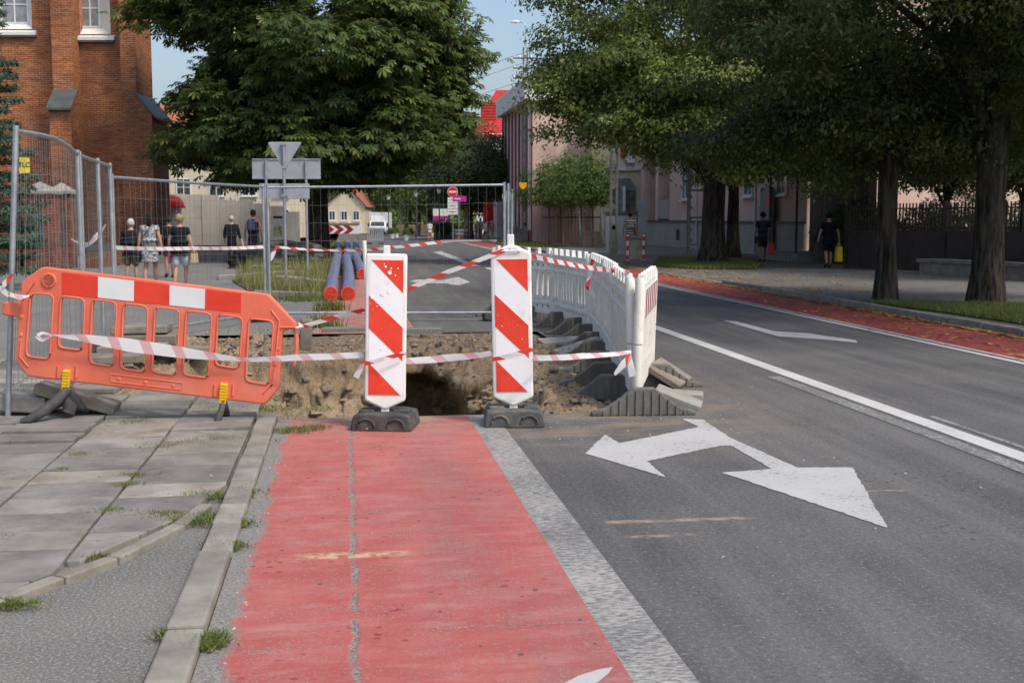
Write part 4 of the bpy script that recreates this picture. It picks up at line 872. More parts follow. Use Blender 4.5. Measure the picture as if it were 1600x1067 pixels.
# ------------------------------------------------------------------ red and white beacon boards
def beacon(px, py, label, lean, yaw, pointed, scuffs):
    g = gnd(px, py); t = thing('beacon_board', label, 'beacon', (g.x, g.y + .16, 0), (0, lean, yaw), 'beacon boards before the pit'); z0 = .215; W, H = .152, 1.09
    shp = [(-W, z0), (0, z0 - .07), (W, z0), (W, z0 + H)] + ([(.03, z0 + H + .06), (-.03, z0 + H + .06)] if pointed else []) + [(-W, z0 + H)]
    link('board', plate(rpoly(shp, .022), [], .075, .014), M['white_plastic'], t, (0, 0, 0), 0, True)
    f0, f1, b0, b1 = -.125, .125, z0 + .045, z0 + 1.045; y0, y1 = -.0405, -.036
    b = MB(); b.prism([(f0, b0), (f1, b0), (f1, b1), (f0, b1)], y0, y1, 'y'); b.build('face', M['white_sheet'], t)
    U = lambda x, y: (f0 + x, b1 - y)
    for poly in ([(.015, 0), (.25, 0), (.25, .243)], [(0, .262), (.25, .5), (.25, .745), (0, .505)], [(0, .76), (.234, 1.0), (0, 1.0)]):
        b = MB(); b.prism([U(*q) for q in poly], y0 - .0025, y0 + .001, 'y'); b.build('red_stripe', M['red_sheet'], t)
    b = MB()
    for x, y, r in scuffs: b.prism([U(x + r * rng.uniform(.5, 1) * math.cos(a * 1.05), y + r * rng.uniform(.5, 1.1) * math.sin(a * 1.05)) for a in range(6)], y0 - .0035, y0 - .0015, 'y')
    b.build('chipped_patches', M['white_sheet'], t)
    b = MB(); b.box((0, 0, z0 + H + (.03 if not pointed else .085)), (.05, .045, .06 if not pointed else .11)); b.build('lamp_peg', M['white_plastic'], t, (0, 0, 0), 0, False, .006)
    if pointed: b = MB(); b.tube([(-.075, -.03, z0 + H + .005), (-.06, -.05, z0 + H + .018), (.06, -.05, z0 + H + .018), (.075, -.03, z0 + H + .005)], .006, 6); b.build('handle', M['white_plastic'], t, (0, 0, 0), 0, True)
    b = MB(); b.box((0, 0, z0 - .07), (.06, .05, .13)); b.build('peg', M['white_plastic'], t, (0, 0, 0), 0, False, .005)
    # rubber base block
    bs = MB(); bs.prism([(-.225, 0), (.225, 0), (.228, .03), (.208, .12), (.12, .132), (-.12, .132), (-.208, .12), (-.228, .03)], -.16, .24, 'y')
    bs.box((-.13, .02, .132), (.12, .14, .03)); bs.box((.13, .02, .132), (.12, .14, .03))
    o = bs.build('base', M['black_rubber' if not pointed else 'grey_rubber'], t, (0, 0, 0), (0, -lean, R(2 if pointed else -5) - yaw), False, .012)
    for x in (-.11, .11):
        b = MB(); b.tube([(x + .062 * math.cos(R(a)), -.163, .04 + .055 * math.sin(R(a))) for a in range(0, 181, 20)], .010, 6); b.build('grip_recess', M['black_rubber' if not pointed else 'grey_rubber'], o, (0, 0, 0), 0, True)
    return t
beacon(598, 675, 'beacon board with flat top and chipped stickers on the red lane, left one of two', R(1.2), R(4), False, [(.12, .05, .012), (.15, .09, .018), (.16, .06, .008), (.19, .11, .008), (.11, .03, .006), (.1, .25, .024), (.14, .23, .02), (.02, .28, .01), (.21, .06, .007), (.06, .34, .006), (.09, .66, .01), (.2, .78, .008)])
beacon(803, 669, 'beacon board with pointed top and pegged crest, beside the worn grooved line', R(-1.0), R(-2), True, [(.03, .03, .008), (.2, .6, .006), (.05, .5, .006), (.02, .42, .004)])
# ------------------------------------------------------------------ white plastic fence panels with recycled-plastic feet
M['dull_red'] = mat('dull_red_sheeting', (.30, .05, .045), .5, .1, 6, dirt=(.3, .25, .22), damt=.6, dscale=8)
def fence_panel():
    t = thing('safety_barrier', '', 'barrier fence', (0, 0, 0), 0, 'white plastic fence panels round the pit'); L = 1.98
    out = [(.0, .06), (.06, 0), (L - .06, 0), (L, .06), (L, .9), (0, .9)]
    hol = []; x = .11
    while x < L - .12:
        if not (.52 < x < .62 or 1.38 < x < 1.48): hol.append(rrect(x, .27, x + .08, .62, .03, 3))
        hol.append(rrect(x + .012, .70, x + .068, .745, .02, 3)); hol.append(rrect(x + .01, .085, x + .07, .13, .02, 3)); x += .1635
    link('panel', plate(out, hol, .035, .005), M['fence_plastic'], t, (0, 0, .0), 0, True)
    for z, h in ((.80, .075), (.165, .05), (.665, .03)): b = MB(); b.box((L / 2, 0, z), (L - .1, .06, h)); b.build('rail', M['fence_plastic'], t, (0, 0, 0), 0, False, .01)
    pm = MB(); pm.box((0, 0, .935), (.095, .06, .1), 0, None, .9); pme = None
    for k in range(6):
        if pme is None: o = pm.build('peg', M['white_plastic'], t, (.16 + k * .33, 0, 0), 0, False, .006); pme = o.data
        else: o = link('peg', pme.copy() if False else pme, None, t, (.16 + k * .33, 0, 0), 0, False, .006)
    for x in (.025, L - .025):
        b = MB(); b.tube([(x, 0, .02), (x, 0, .08), (x, 0, .42)], [.03, .042, .04], 12); b.tube([(x, 0, .43), (x, 0, .72), (x, 0, .92), (x, 0, .96)], [.042, .042, .04, .03], 12); b.build('end_post', M['fence_plastic'], t, (0, 0, 0), 0, True)
    b = MB()
    for k in range(12):
        x = .069 + k * .1635
        for y in (-.026, .026): b.box((x, y, .44), (.03, .026, .42))
    b.build('ribbing', M['fence_plastic'], t, (0, 0, 0), 0, False, .003)
    b = MB(); b.box((L / 2, -.036, .74), (L - .22, .008, .24)); rf = b.build('reflector', M['white_sheet'], t)
    for k in range(6):
        x = .2 + k * .29; b = MB(); b.prism([(x, .625), (x + .11, .625), (x + .15, .855), (x + .04, .855)], -.043, -.0405, 'y'); b.build('red_stripe', M['dull_red'], rf)
    b = MB(); b.box((L / 2, -.025, .16), (L - .2, .012, .14)); b.build('lower_panel', M['fence_plastic'], t)
    return t
def fence_foot():
    t = thing('ballast_block', '', 'fence foot', (0, 0, 0), 0, 'dark plastic feet of the white fence')
    pr = [(-.42, 0), (.42, 0), (.42, .03), (.3, .06), (.18, .14), (.09, .22), (-.09, .22), (-.18, .14), (-.3, .06), (-.42, .03)]
    b = MB(); b.prism(pr, -.045, .045, 'y'); b.build('block', M['foot_plastic'], t, (0, 0, 0), 0, False, .01)
    for k in range(-5, 6):
        x = k * .065; h = .2 if abs(x) < .1 else .2 - (abs(x) - .1) * .72
        for y in (-.05, .05): b = MB(); b.box((x, y, max(.03, h) / 2), (.012, .014, max(.03, h))); b.build('rib', M['foot_plastic'], t)
    return t
JN = [(.985, 9.82), (1.02, 12.05), (1.06, 14.1), (1.04, 16.15), (.62, 18.1), (-.32, 19.85)]
labs = ['white fence panel second from the camera, behind the angled end panel', 'white fence panel in the middle of the run along the lane', 'white fence panel before the bend of the run', 'white fence panel just past the bend', 'farthest white fence panel, seen face on past the pointed beacon board']
proto = fence_panel(); GF = .13
def put_panel(o, a, c, lean=0):
    a, c = Vector((*a, GF)), Vector((*c, GF)); d = c - a; o.location = a; o.rotation_euler = (lean, 0, math.atan2(d.y, d.x))
proto['label'] = 'nearest white fence panel with red striped reflector, turned towards the road'
put_panel(proto, (1.0, 9.72), (1.34, 11.7), R(1.5))
for i in range(5):
    o = copy_tree(proto); o['label'] = labs[i]; put_panel(o, JN[i], JN[i + 1], R(rng.uniform(-2, 2)))
fp = fence_foot(); first = True
ft = [((1.05, 9.62), R(4), 'grey ribbed foot under the near end of the striped panel, nearest of all'), ((.86, 10.45), R(-6), 'second grey foot from the camera, half buried in sand'), ((1.36, 11.2), R(10), 'foot under the road side of the striped panel'), ((.86, 11.35), R(-3), 'third foot along the pit side of the fence'),
      ((.9, 12.3), R(4), 'fourth foot along the pit side of the fence'), ((.9, 13.4), R(-4), 'fifth foot along the pit side, beside the leaning slab'), ((.95, 14.4), R(2), 'sixth foot along the pit side of the fence'), ((.93, 15.5), R(6), 'seventh foot along the pit side of the fence'), ((.85, 16.5), R(18), 'foot at the bend of the white fence'),
      ((.66, 17.5), R(18), 'foot just past the bend of the white fence'), ((.3, 18.6), R(28), 'foot under the face on panel, right one'), ((-.2, 19.6), R(28), 'last foot of the fence, visible between the beacon boards')]
for (x, y), rz, lab in ft:
    if first: fp.location = (x, y, .0); fp.rotation_euler.z = rz; fp['label'] = lab; first = False
    else: dup(fp, (x, y, .0), rz, lab)
def block(name, label, c, d, rot, m='old_slab', cat='slab', group=None, bev=.012):
    b = MB(); b.box((0, 0, 0), d); o = b.build(name, M[m], None, c, rot, False, bev); return tag(o, label, cat, group)
block('concrete_slab', 'concrete slab leaning on the nearest fence foot, low edge on the road', gnd(1062, 640) + Vector((0, .1, .075)), (.40, .3, .07), (R(2), R(20), R(-12)), 'concrete')
block('concrete_slab', 'upper broken slab leaning against the striped panel with a chipped corner', gnd(1047, 606) + Vector((0, .1, .12)), (.36, .5, .06), (R(3), R(30), R(-20)), 'old_slab')
block('concrete_slab', 'thin slab lying flat on the road behind the leaning slab', gnd(1070, 622) + Vector((0, .1, .02)), (.35, .25, .05), (0, R(3), R(-8)), 'concrete')
block('concrete_slab', 'grey slab leaning on the fence feet at the pit side', gnd(905, 556) + Vector((0, 0, .1)), (.55, .3, .06), (R(4), R(-16), R(14)), 'concrete')
block('concrete_slab', 'flat slab under the fence feet near the bend', gnd(880, 537) + Vector((0, 0, .03)), (.6, .4, .06), (R(2), R(-3), R(10)), 'concrete')
block('wood_board', 'short weathered plank between the fence feet at the pit side', gnd(912, 578) + Vector((0, 0, .03)), (.7, .18, .04), (R(2), R(-2), R(4)), 'wood', 'plank')
# slabs and stones left of the pit
block('concrete_slab', 'long concrete block tilted under the left foot of the orange barrier', at(122, 621, 9.45), (.62, .32, .085), (R(-2), R(17), R(8)), 'old_slab')
block('concrete_slab', 'concrete block with ragged front edge at the fence post foot', at(48, 625, 9.5), (.42, .38, .13), (R(2), R(2), R(-6)), 'concrete')
block('concrete_slab', 'small grey block behind the tilted concrete block', at(50, 604, 9.9), (.14, .2, .1), (0, 0, R(5)), 'concrete')
for k, (px, py, Y, d, lab) in enumerate(((208, 545, 12.6, (.62, .4, .09), 'bottom slab of the loose stack behind the orange barrier'), (232, 527, 13.2, (.68, .42, .1), 'middle slab of the loose stack behind the orange barrier'), (222, 513, 13.2, (.6, .42, .085), 'top slab of the loose stack behind the orange barrier'),
                                 (182, 560, 11.8, (.5, .35, .08), 'slab lying in front of the loose stack'), (152, 608, 9.9, (.35, .3, .05), 'pale slab lying under the barrier window'), (295, 545, 13, (.5, .4, .06), 'slab lying at the edge of the sandy dig'))):
    block('loose_slab', lab, at(px, py, Y), d, (rng.gauss(0, .02), rng.gauss(0, .03), rng.uniform(-.2, .2)), 'old_slab' if k % 2 else 'slab_pale', 'slab', 'loose slabs behind the orange barrier')
block('kerb_block', 'upright kerb stone stub beside the right end of the orange barrier', at(478, 522, 11.2), (.11, .14, .28), (R(4), R(3), .2), 'old_slab', 'kerb stone')
for px, py, d, rz, lab in ((440, 425, (1.7, .55, .22), .1, 'long kerb stone in the grass behind the fence joint'), (400, 436, (1.9, .5, .2), .25, 'kerb stone at the tip of the grass island'), (478, 447, (1.35, .45, .24), -.3, 'kerb stone lying next to the blue pipes'), (440, 433, (1.3, .5, .2), -.1, 'middle kerb stone heaped on the island'), (462, 467, (1.6, .3, .16), .15, 'dark kerb stone in front of the green weeds')):
    block('kerb_block', lab, gnd(px, py) + Vector((0, 0, .06)), d, (0, rng.gauss(0, .05), rz), 'concrete' if py < 460 else 'old_slab', 'kerb stone', 'old kerb stones heaped on the grass island')

# ------------------------------------------------------------------ pipes on the red lane
def pipe(p0, p1, r, label, cap=True, sag=.0, rise=0):
    d = p1 - p0; L = d.length; t = thing('drain_pipe', label, 'pipe', p0, math.atan2(-d.x, d.y), 'blue corrugated pipes on the red lane'); n = int(L / .07); b = MB(); pts, rs = [], []
    bend = lambda y: sag * math.sin(math.pi * min(1, y / L)) 
    for i in range(n + 1):
        for q, k in ((0, 1), (.5, .95)): y = (i + q) * L / (n + 1); pts.append((bend(y), y, r + rise * (y / L) ** 1.5)); rs.append(r * k)
    b.tube(pts, rs, 16); b.build('tube', M['pipe_blue'], t, (0, 0, 0), 0, True)
    if cap:
        b = MB(); b.tube([(0, .04, r), (0, -.02, r), (0, -.03, r), (0, -.03, r), (0, .05, r)], [r * 1.03, r * 1.03, r * .99, r * .9, r * .86], 24, False); b.build('cap_rim', M['pipe_red'], t, (0, 0, 0), 0, True)
        b = MB(); b.tube([(0, .03, r), (0, .045, r)], [r * .93, r * .93], 24); b.build('cap', M['pipe_red'], t, (0, 0, 0), 0, True)
    return t
for a, c, lab, sg in (((517, 470), (527, 420), 'blue pipe with red end cap nearest the grass', -.03), ((544, 470), (541, 420), 'middle blue pipe with red end cap, notched at its rim', .04), ((566, 437), (554, 415), 'right blue pipe half hidden by the beacon board', .02)):
    P0 = gnd(*a); P1 = gnd(*c); pipe(P0, P1, .135, lab, True, sg, .22)
for a, c, lab in (((526, 419), (529, 392), 'left blue pipe of the rear row'), ((542, 419), (543, 392), 'middle blue pipe of the rear row'), ((556, 417), (556, 392), 'right blue pipe of the rear row')):
    pipe(gnd(*a) + Vector((0, .3, .24)), gnd(*c) + Vector((0, 0, .24)), .14, lab, False)

# ------------------------------------------------------------------ steel mesh fence panels
def mesh_fence(name, label, top, bot, nv, nh, posts=(0, -1), group='steel mesh fence panels', rw=.0015, sag=0.0):
    """top / bot: lists of world points, the same number, along the panel"""
    base = bot[0].copy(); t = thing('mesh_fence', label, 'mesh fence', base, 0, group)
    T = [p - base for p in top]; B = [p - base for p in bot]
    ln = [0]
    for i in range(1, len(T)): ln.append(ln[-1] + (T[i] - T[i - 1]).length)
    def ev(P, u):
        d = u * ln[-1]
        for i in range(1, len(P)):
            if d <= ln[i] + 1e-9: return P[i - 1].lerp(P[i], (d - ln[i - 1]) / max(1e-9, ln[i] - ln[i - 1]))
        return P[-1]
    b = MB(); b.tube(T, .019, 8); b.build('top_rail', M['galv'], t, (0, 0, 0), 0, True)
    b = MB(); b.tube(B, .019, 8); b.build('bottom_rail', M['galv'], t, (0, 0, 0), 0, True)
    for u in posts:
        uu = 1 if u == -1 else u; a, c = ev(T, uu), ev(B, uu); d = (a - c).normalized(); b = MB(); b.tube([c - d * .12, a + d * .04], .022, 10); b.build('post', M['galv'], t, (0, 0, 0), 0, True)
    b = MB()
    for k in range(1, nv):
        u = k / nv; a, c = ev(T, u), ev(B, u); j = Vector((rng.gauss(0, .012), rng.gauss(0, .03) * sag, 0)); b.tube([c, c.lerp(a, .5) + j, a], rw, 4, False)
    for k in range(1, nh):
        w = k / nh; b.tube([ev(B, i / 10).lerp(ev(T, i / 10), w) + Vector((0, rng.gauss(0, .02) * sag, rng.gauss(0, .006))) for i in range(11)], rw, 4, False)
    b.build('wire_mesh', M['wire'], t); return t
def flr(p, z): return Vector((p.x, p.y, z))
P0 = at(25, 205, 9.3); Pm = [at(*q) for q in ((62, 211, 10.0), (85, 216, 10.5), (104, 227, 11.0), (121, 241, 11.6))]
f1 = mesh_fence('a', 'bent mesh fence panel at the left edge carrying a small yellow plate', [P0] + Pm, [at(13, 628, 9.3)] + [flr(p, .16) for p in Pm], 30, 13, (0, -1))
PL = at(38, 258, 9.55) - f1.location
b = MB(); b.prism([(-.04, -.065), (.04, -.06), (.04, .055), (-.035, .06)], -.003, .003, 'y'); pl = b.build('plate', mat('faded_yellow_plate', (.72, .62, .08), .5, .06, 4, dirt=(.6, .58, .45), damt=.9, dscale=14), f1, PL)
text_part('TLC', .05, M['letter'], pl, (0, -.005, 0))
Q = [at(124, 243, 11.75), at(172, 260, 14.4)]
mesh_fence('b', 'mesh fence panel running away from the bent panel to the corner posts', Q, [flr(p, .14) for p in Q], 24, 10, (0, .55, -1))
Q = [at(175, 277, 14.6), at(300, 286, 16.6), at(411, 292, 18.4)]
mesh_fence('c', 'mesh fence panel in front of the walking people', Q, [flr(p, .13) for p in Q], 30, 8, (0, -1), sag=1.5)
Q = [at(418, 293, 18.4), at(600, 291.5, 18.45), at(788, 289, 18.5)]
mesh_fence('d', 'mesh fence panel across the closed lane behind the beacon boards', Q, [flr(p, .13) for p in Q], 27, 7, (0, -1))
mesh_fence('e', 'short mesh fence panel folded back beside the pointed beacon board', [at(794, 291, 18.7), at(800, 300, 21)], [flr(at(794, 291, 18.7), .13), flr(at(800, 300, 21), .13)], 8, 7, (0, -1))
for px, Y, lab in ((170, 14.5, 'black fence foot under the corner posts'), (414, 18.4, 'black fence foot under the middle fence joint'), (790, 18.6, 'black fence foot under the right fence end')):
    c = at(px, 340, Y); c.z = .07; block('ballast_block', lab, c, (.7, .24, .13), (0, 0, rng.uniform(-.2, .3)), 'black_rubber', 'fence foot', 'fence blocks of the mesh fence', .03)

# ------------------------------------------------------------------ barrier tape
def tape_mat(name, red, white, frac, tr=.25):
    g = NT(name); tc = g.n('TexCoord'); u = g.sep(tc.outputs['UV'])
    s = g.math('FRACT', g.math('ADD', g.math('MULTIPLY', u[0], 4.1), g.math('MULTIPLY', u[1], .22)))
    k = g.mix(g.ramp(s, frac, frac + .03, 1, 0), white, red); g.fin(k, .4, .4)
    t = g.n('BsdfTranslucent'); g.l(k, t.inputs[0]); mx = g.n('MixShader'); mx.inputs[0].default_value = tr; g.l(g.b.outputs[0], mx.inputs[1]); g.l(t.outputs[0], mx.inputs[2]); g.l(mx.outputs[0], g.o.inputs[0]); return g.m
M['tape'] = tape_mat('warning_tape', (.66, .07, .05), (.74, .74, .74), .40); M['tape_back'] = tape_mat('warning_tape_reverse', (.66, .42, .43), (.74, .74, .75), .32)
def tape(label, pts, w, m='tape', sag=0.0, tw=.0, n=10, group='red and white warning tapes'):
    P = [q if isinstance(q, Vector) else at(*q) for q in pts]; b = MB(); vs, fs, uv = [], [], []; L = 0.0; path = []
    for i in range(len(P) - 1):
        for k in range(n): u = k / n; q = P[i].lerp(P[i + 1], u); q.z -= sag * 4 * u * (1 - u); path.append(q)
    path.append(P[-1]); ph = rng.random() * 6
    for i, q in enumerate(path):
        if i: L += (q - path[i - 1]).length
        d = (path[min(i + 1, len(path) - 1)] - path[max(0, i - 1)]).normalized(); z = Vector((0, 0, 1)) if abs(d.z) < .85 else Vector((1, 0, 0)); sd_ = d.cross(z).normalized(); up = sd_.cross(d)
        ang = tw * math.sin(L * 3.1 + ph); ww = (w[min(i // n, len(w) - 1)] * (1 - (i % n) / n) + w[min(i // n + 1, len(w) - 1)] * (i % n) / n) if isinstance(w, list) else w
        e = (up * math.cos(ang) + sd_ * math.sin(ang)) * ww / 2; c = sd_ * (.004 * math.sin(L * 23 + ph))
        vs += [q - e, q + c, q + e]; uv += [(L, 0), (L, .5), (L, 1)]
    for i in range(len(path) - 1): a = i * 3; fs += [(a, a + 3, a + 4, a + 1), (a + 1, a + 4, a + 5, a + 2)]
    b.add(vs, fs); b.uv = uv; o = b.build('warning_tape', M[m], None, (0, 0, 0), 0, True); return tag(o, label, 'warning tape', group)
tape('crumpled tape end tied from the steel post to the orange barrier', [(-8, 446, 9.25), (14, 460, 9.2), (34, 465, 9.13), (46, 462, 9.13)], [.05, .03, .05, .02], 'tape_back', 0, 1.0)
tape('tape end hanging over the left corner of the orange barrier', [(20, 428, 9.2), (6, 445, 9.18), (3, 452, 9.15), (14, 462, 9.15)], [.02, .045, .05, .03], 'tape', 0, .8, 5)
tape('looped wide tape across the windows of the orange barrier', [(84, 524, 9.12), (66, 520, 9.11), (57, 525, 9.1), (66, 532, 9.11), (84, 524, 9.1), (130, 528, 9.1), (200, 539, 9.1), (285, 551, 9.1), (376, 562, 9.1)], [.012, .02, .03, .025, .012, .055, .10, .085, .03], 'tape_back', 0, .15, 6)
tape('tape from the orange barrier to the left beacon board', [(376, 562, 9.1), (470, 558, 9.05), (568, 554, 9.0)], [.03, .05, .045], 'tape_back', .004, .25)
tape('tape slanting across the front of the left beacon board', [(565, 569, 8.93), (600, 561, 8.90), (634, 551, 8.93)], [.03, .034, .03], 'tape', 0, .2, 6)
tape('tape between the two beacon boards over the pit', [(632, 564, 8.98), (700, 559, 9.0), (768, 552, 8.98)], [.045, .055, .04], 'tape_back', .004, .25)
tape('tape slanting across the front of the pointed beacon board', [(769, 562, 8.89), (800, 556, 8.88), (833, 545, 8.89)], [.03, .04, .034], 'tape', 0, .2, 6)
tape('tape from the pointed beacon board to the white fence end', [(832, 559, 8.95), (910, 556, 9.4), (986, 550, 9.66)], [.045, .045, .03], 'tape_back', .006, .3)
tape('tape end fluttering below the left beacon board edge', [(568, 567, 8.93), (562, 578, 8.93), (556, 590, 8.92)], [.025, .05, .06], 'tape_back', 0, .6, 5)
tape('tape end hanging left of the white fence end', [(985, 553, 9.62), (975, 568, 9.6), (960, 585, 9.58)], [.02, .06, .03], 'tape', 0, .7, 6)
tape('pale tape end hanging down the white fence end', [(984, 554, 9.62), (985, 570, 9.6), (989, 588, 9.58)], [.02, .05, .06], 'tape_back', 0, .5, 6)
tape('tape rising from the orange barrier hook behind the left beacon board', [(466, 512, 9.25), (515, 498, 9.2), (570, 484, 9.15)], [.03, .035, .03], 'tape', 0, .2)
tape('knotted white tape bundle on the barrier hook', [(458, 520, 9.2), (470, 508, 9.18), (462, 514, 9.15), (474, 512, 9.17), (466, 505, 9.18), (463, 518, 9.16)], [.03, .02, .04, .03, .03, .02], 'tape_back', 0, 1.2, 4)
tape('taut tape from the left beacon board up to the pointed board crest', [(634, 453, 9.1), (700, 425, 9.1), (788, 391, 9.12)], .034, 'tape', .002, .15)
tape('tape from the pointed board crest to the white fence top', [(796, 390, 9.12), (880, 411, 10.2), (965, 424, 11.5), (983, 425, 9.8)], [.034, .04, .04, .03], 'tape', .006, .3)
tape('tape tied round the second fence panel joint', [(926, 405, 12.0), (921, 432, 12.05), (918, 448, 12.0), (930, 464, 12.0)], [.04, .05, .05, .03], 'tape', 0, .8, 5)
tape('tape strung along the mesh fence in front of the people', [(178, 387, 14.55), (300, 388, 16.5), (412, 386, 18.3)], .05, 'tape_back', .01, .3)
tape('tape sagging between the bent panel and the corner posts', [(112, 374, 11.5), (135, 383, 12.5), (150, 370, 13.6), (165, 352, 14.3)], [.02, .06, .06, .04], 'tape_back', .01, .4)
tape('tape along the mesh fence past the blue pipes', [(430, 386, 18.3), (500, 391, 18.35), (572, 391, 18.4), (690, 378, 18.4)], [.04, .03, .04, .05], 'tape', .004, .3)
tape('far white tape across the street mouth', [(690, 378, 18.4), (716, 376, 30), (776, 376, 52)], [.05, .05, .1], 'tape_back', .0, .1)
tape('torn tape end hanging on the middle fence joint', [(432, 386, 18.3), (426, 398, 18.28), (424, 408, 18.27)], [.03, .06, .02], 'tape', 0, .6, 5)
# leaning white stake behind the left board
b = MB(); p0, p1 = at(569, 376, 17.6), at(576, 470, 17.6); p1.z = 0; b.tube([p1, p0], .03, 8); tag(b.build('marker_stake', M['white_plastic'], None, (0, 0, 0), 0, True), 'leaning white stake standing behind the left beacon board', 'stake')
# ------------------------------------------------------------------ buildings
def zz(y, Y): return at(800, y, Y).z
def xx(px, Y): return (px - CX) / FPX * Y
def bx(name, m, parent, x0, x1, y0, y1, z0, z1, bev=0):
    b = MB(); b.box(((x0 + x1) / 2, (y0 + y1) / 2, (z0 + z1) / 2), (x1 - x0, y1 - y0, z1 - z0)); return b.build(name, M[m], parent, (0, 0, 0), 0, False, bev)
def window(parent, x, y, z, w, h, cols=2, rows=2, m='white_frame', glass='glass', sill=True, depth=.08, n=None):
    """window on a wall whose outward side is -Y, at centre x, bottom z"""
    f = MB(); t = .055
    for px_ in (x - w / 2, x + w / 2): f.box((px_, y - .02, z + h / 2), (t * 1.4, depth, h + t))
    for k in range(cols - 1): f.box((x - w / 2 + w * (k + 1) / cols, y - .015, z + h / 2), (t, depth * .7, h - .004))
    for q in (z, z + h): f.box((x, y - .021, q), (w + t * 1.4, depth * 1.05, t * 1.4))
    for k in range(rows - 1): f.box((x, y - .014, z + h * (k + 1) / rows), (w - .004, depth * .6, t * .8))
    fr = f.build('window', M[m], parent)
    g = MB(); g.box((x, y - .006, z + h / 2), (w, .02, h)); g.build('pane', M[glass], fr)
    if sill: g = MB(); g.box((x, y - .07, z - .07), (w + .25, .2, .07)); g.build('sill', M[m], fr)
    return fr
# church, seen from its south corner
YC = 48.3
ch = thing('brick_church', 'tall red brick church with stepped buttresses and deep white window surrounds', 'church', (0, 0, 0))
hl = [(xx(9, YC), zz(46, YC)), (xx(66, YC), zz(46, YC)), (xx(66, YC), 14), (xx(9, YC), 14)]; hr = [(xx(139, YC), zz(54, YC)), (xx(186, YC), zz(54, YC)), (xx(186, YC), 14), (xx(139, YC), 14)]
me = plate([(-27, 0), (-14.7, 0), (-14.7, 17), (-27, 17)], [hl, hr], .6); link('wall', me, M['brick'], ch, (0, YC + .3, 0))
b = MB(); b.prism([(-26.9, YC + .61), (-14.75, YC + .61), (-18.6, 62), (-26.9, 62)], 0, 16.9); b.build('rear_wall', M['brick'], ch)
for hh, cx0, cx1, yb in ((hl, 20, 61, 37), (hr, 141, 170, 43)):
    x0, x1, z0, z1 = hh[0][0], hh[1][0], hh[0][1], hh[2][1]; gx0, gx1, gz = xx(cx0, YC + .35), xx(cx1, YC + .35), zz(yb, YC + .35)
    b = MB(); yf, yb_ = YC - .02, YC + .34   # splayed reveals
    b.add([(x0, yf, z0), (x0, yf, z1), (gx0, yb_, z1), (gx0, yb_, gz)], [(0, 1, 2, 3)]); b.add([(x1, yf, z0), (gx1, yb_, gz), (gx1, yb_, z1), (x1, yf, z1)], [(0, 1, 2, 3)]); b.add([(x0, yf, z0), (gx0, yb_, gz), (gx1, yb_, gz), (x1, yf, z0)], [(0, 1, 2, 3)])
    sr = b.build('window_surround', M['white_render'], ch)
    window(ch, (gx0 + gx1) / 2, YC + .33, gz, gx1 - gx0, 3.6, 2, 5, 'white_frame', 'glass_pale', False)
    b = MB(); b.prism([(YC + .1, z0), (YC - .16, z0 - .12), (YC - .16, z0 - .24), (YC + .1, z0 - .24)], x0 - .12, x1 + .16, 'x'); b.build('window_sill', M['white_render'], ch)
    b = MB(); b.box(((x0 + x1) / 2, YC - .08, z0 - .28), (x1 - x0 + .3, .16, .07)); b.build('drip_course', M['slate'], ch)
bx('corner_buttress', 'brick', ch, -15.06, -14.48, 47.6, 49.75, 5.5, 17)
b = MB(); b.prism([(-15.06, 0), (-13.9, 0), (-13.9, 5.5), (-14.45, 6.25), (-15.06, 6.25)], 47.57, 49.72, 'y'); b.build('corner_buttress', M['brick'], ch)
b = MB(); b.prism([(-14.55, 6.42), (-13.72, 5.42), (-13.72, 5.34), (-14.55, 6.3)], 47.45, 49.85, 'y'); b.build('coping', M['slate'], ch)
x0, x1 = xx(95, 47.6), xx(127, 47.6)
bx('buttress', 'brick', ch, x0, x1, 47.55, 48.28, 5.9, 17)
b = MB(); b.prism([(46.85, 0), (48.27, 0), (48.27, 6.3), (47.5, 6.3), (46.85, 5.7)], x0 + .07, x1 + .1, 'x'); b.build('buttress', M['brick'], ch)
b = MB(); b.prism([(46.7, 5.62), (46.7, 5.7), (47.55, 6.46), (47.55, 6.36)], x0, x1 + .16, 'x'); b.build('coping', M['slate'], ch)
bx('plinth', 'concrete', ch, -27, -15.1, 48.0, 48.29, 0, .5)
b = MB(); b.prism([(-27.5, 17), (-14.3, 17), (-20.8, 23)], 47.4, 50, 'y'); b.build('roof', M['roof_orange'], ch)
# small lamp under the spruce: boundary wall with capped gate pillars
bw = thing('boundary_wall', 'low dark brick wall with two pyramid capped pillars left of the church', 'wall', (0, 35, 0))
bx('wall', 'brick_low', bw, -24, -14.2, .1, .5, 0, 2.35)
bx('coping', 'concrete', bw, -24, -14.1, .0, .6, 2.35, 2.47)
for px, Y, w in ((60, 35, .82), (96, 37.6, .62)):
    x = xx(px, Y); y = Y - 35; o = bx('pillar', 'brick_low', bw, x - w / 2, x + w / 2, y, y + w, 0, zz(303, Y))
    b = MB(); z0 = zz(303, Y); b.box((x, y + w / 2, z0 + .04), (w + .14, w + .14, .08)); b.add([(x - w / 2 - .05, y - .05, z0 + .08), (x + w / 2 + .05, y - .05, z0 + .08), (x + w / 2 + .05, y + w + .05, z0 + .08), (x - w / 2 - .05, y + w + .05, z0 + .08), (x, y + w / 2, z0 + .36)], [(0, 1, 4), (1, 2, 4), (2, 3, 4), (3, 0, 4), (3, 2, 1, 0)]); b.build('cap', M['concrete'], o)
    bx('recess_panel', 'slate', o, x - w * .28, x + w * .28, y - .02, y + .02, .7, z0 - .5); 
for (x0_, x1_) in ((-13.2, -12.3),): bx('side_wall', 'brick_low', bw, -13.3, -12.95, 2.9, 12.0, 0, .45)
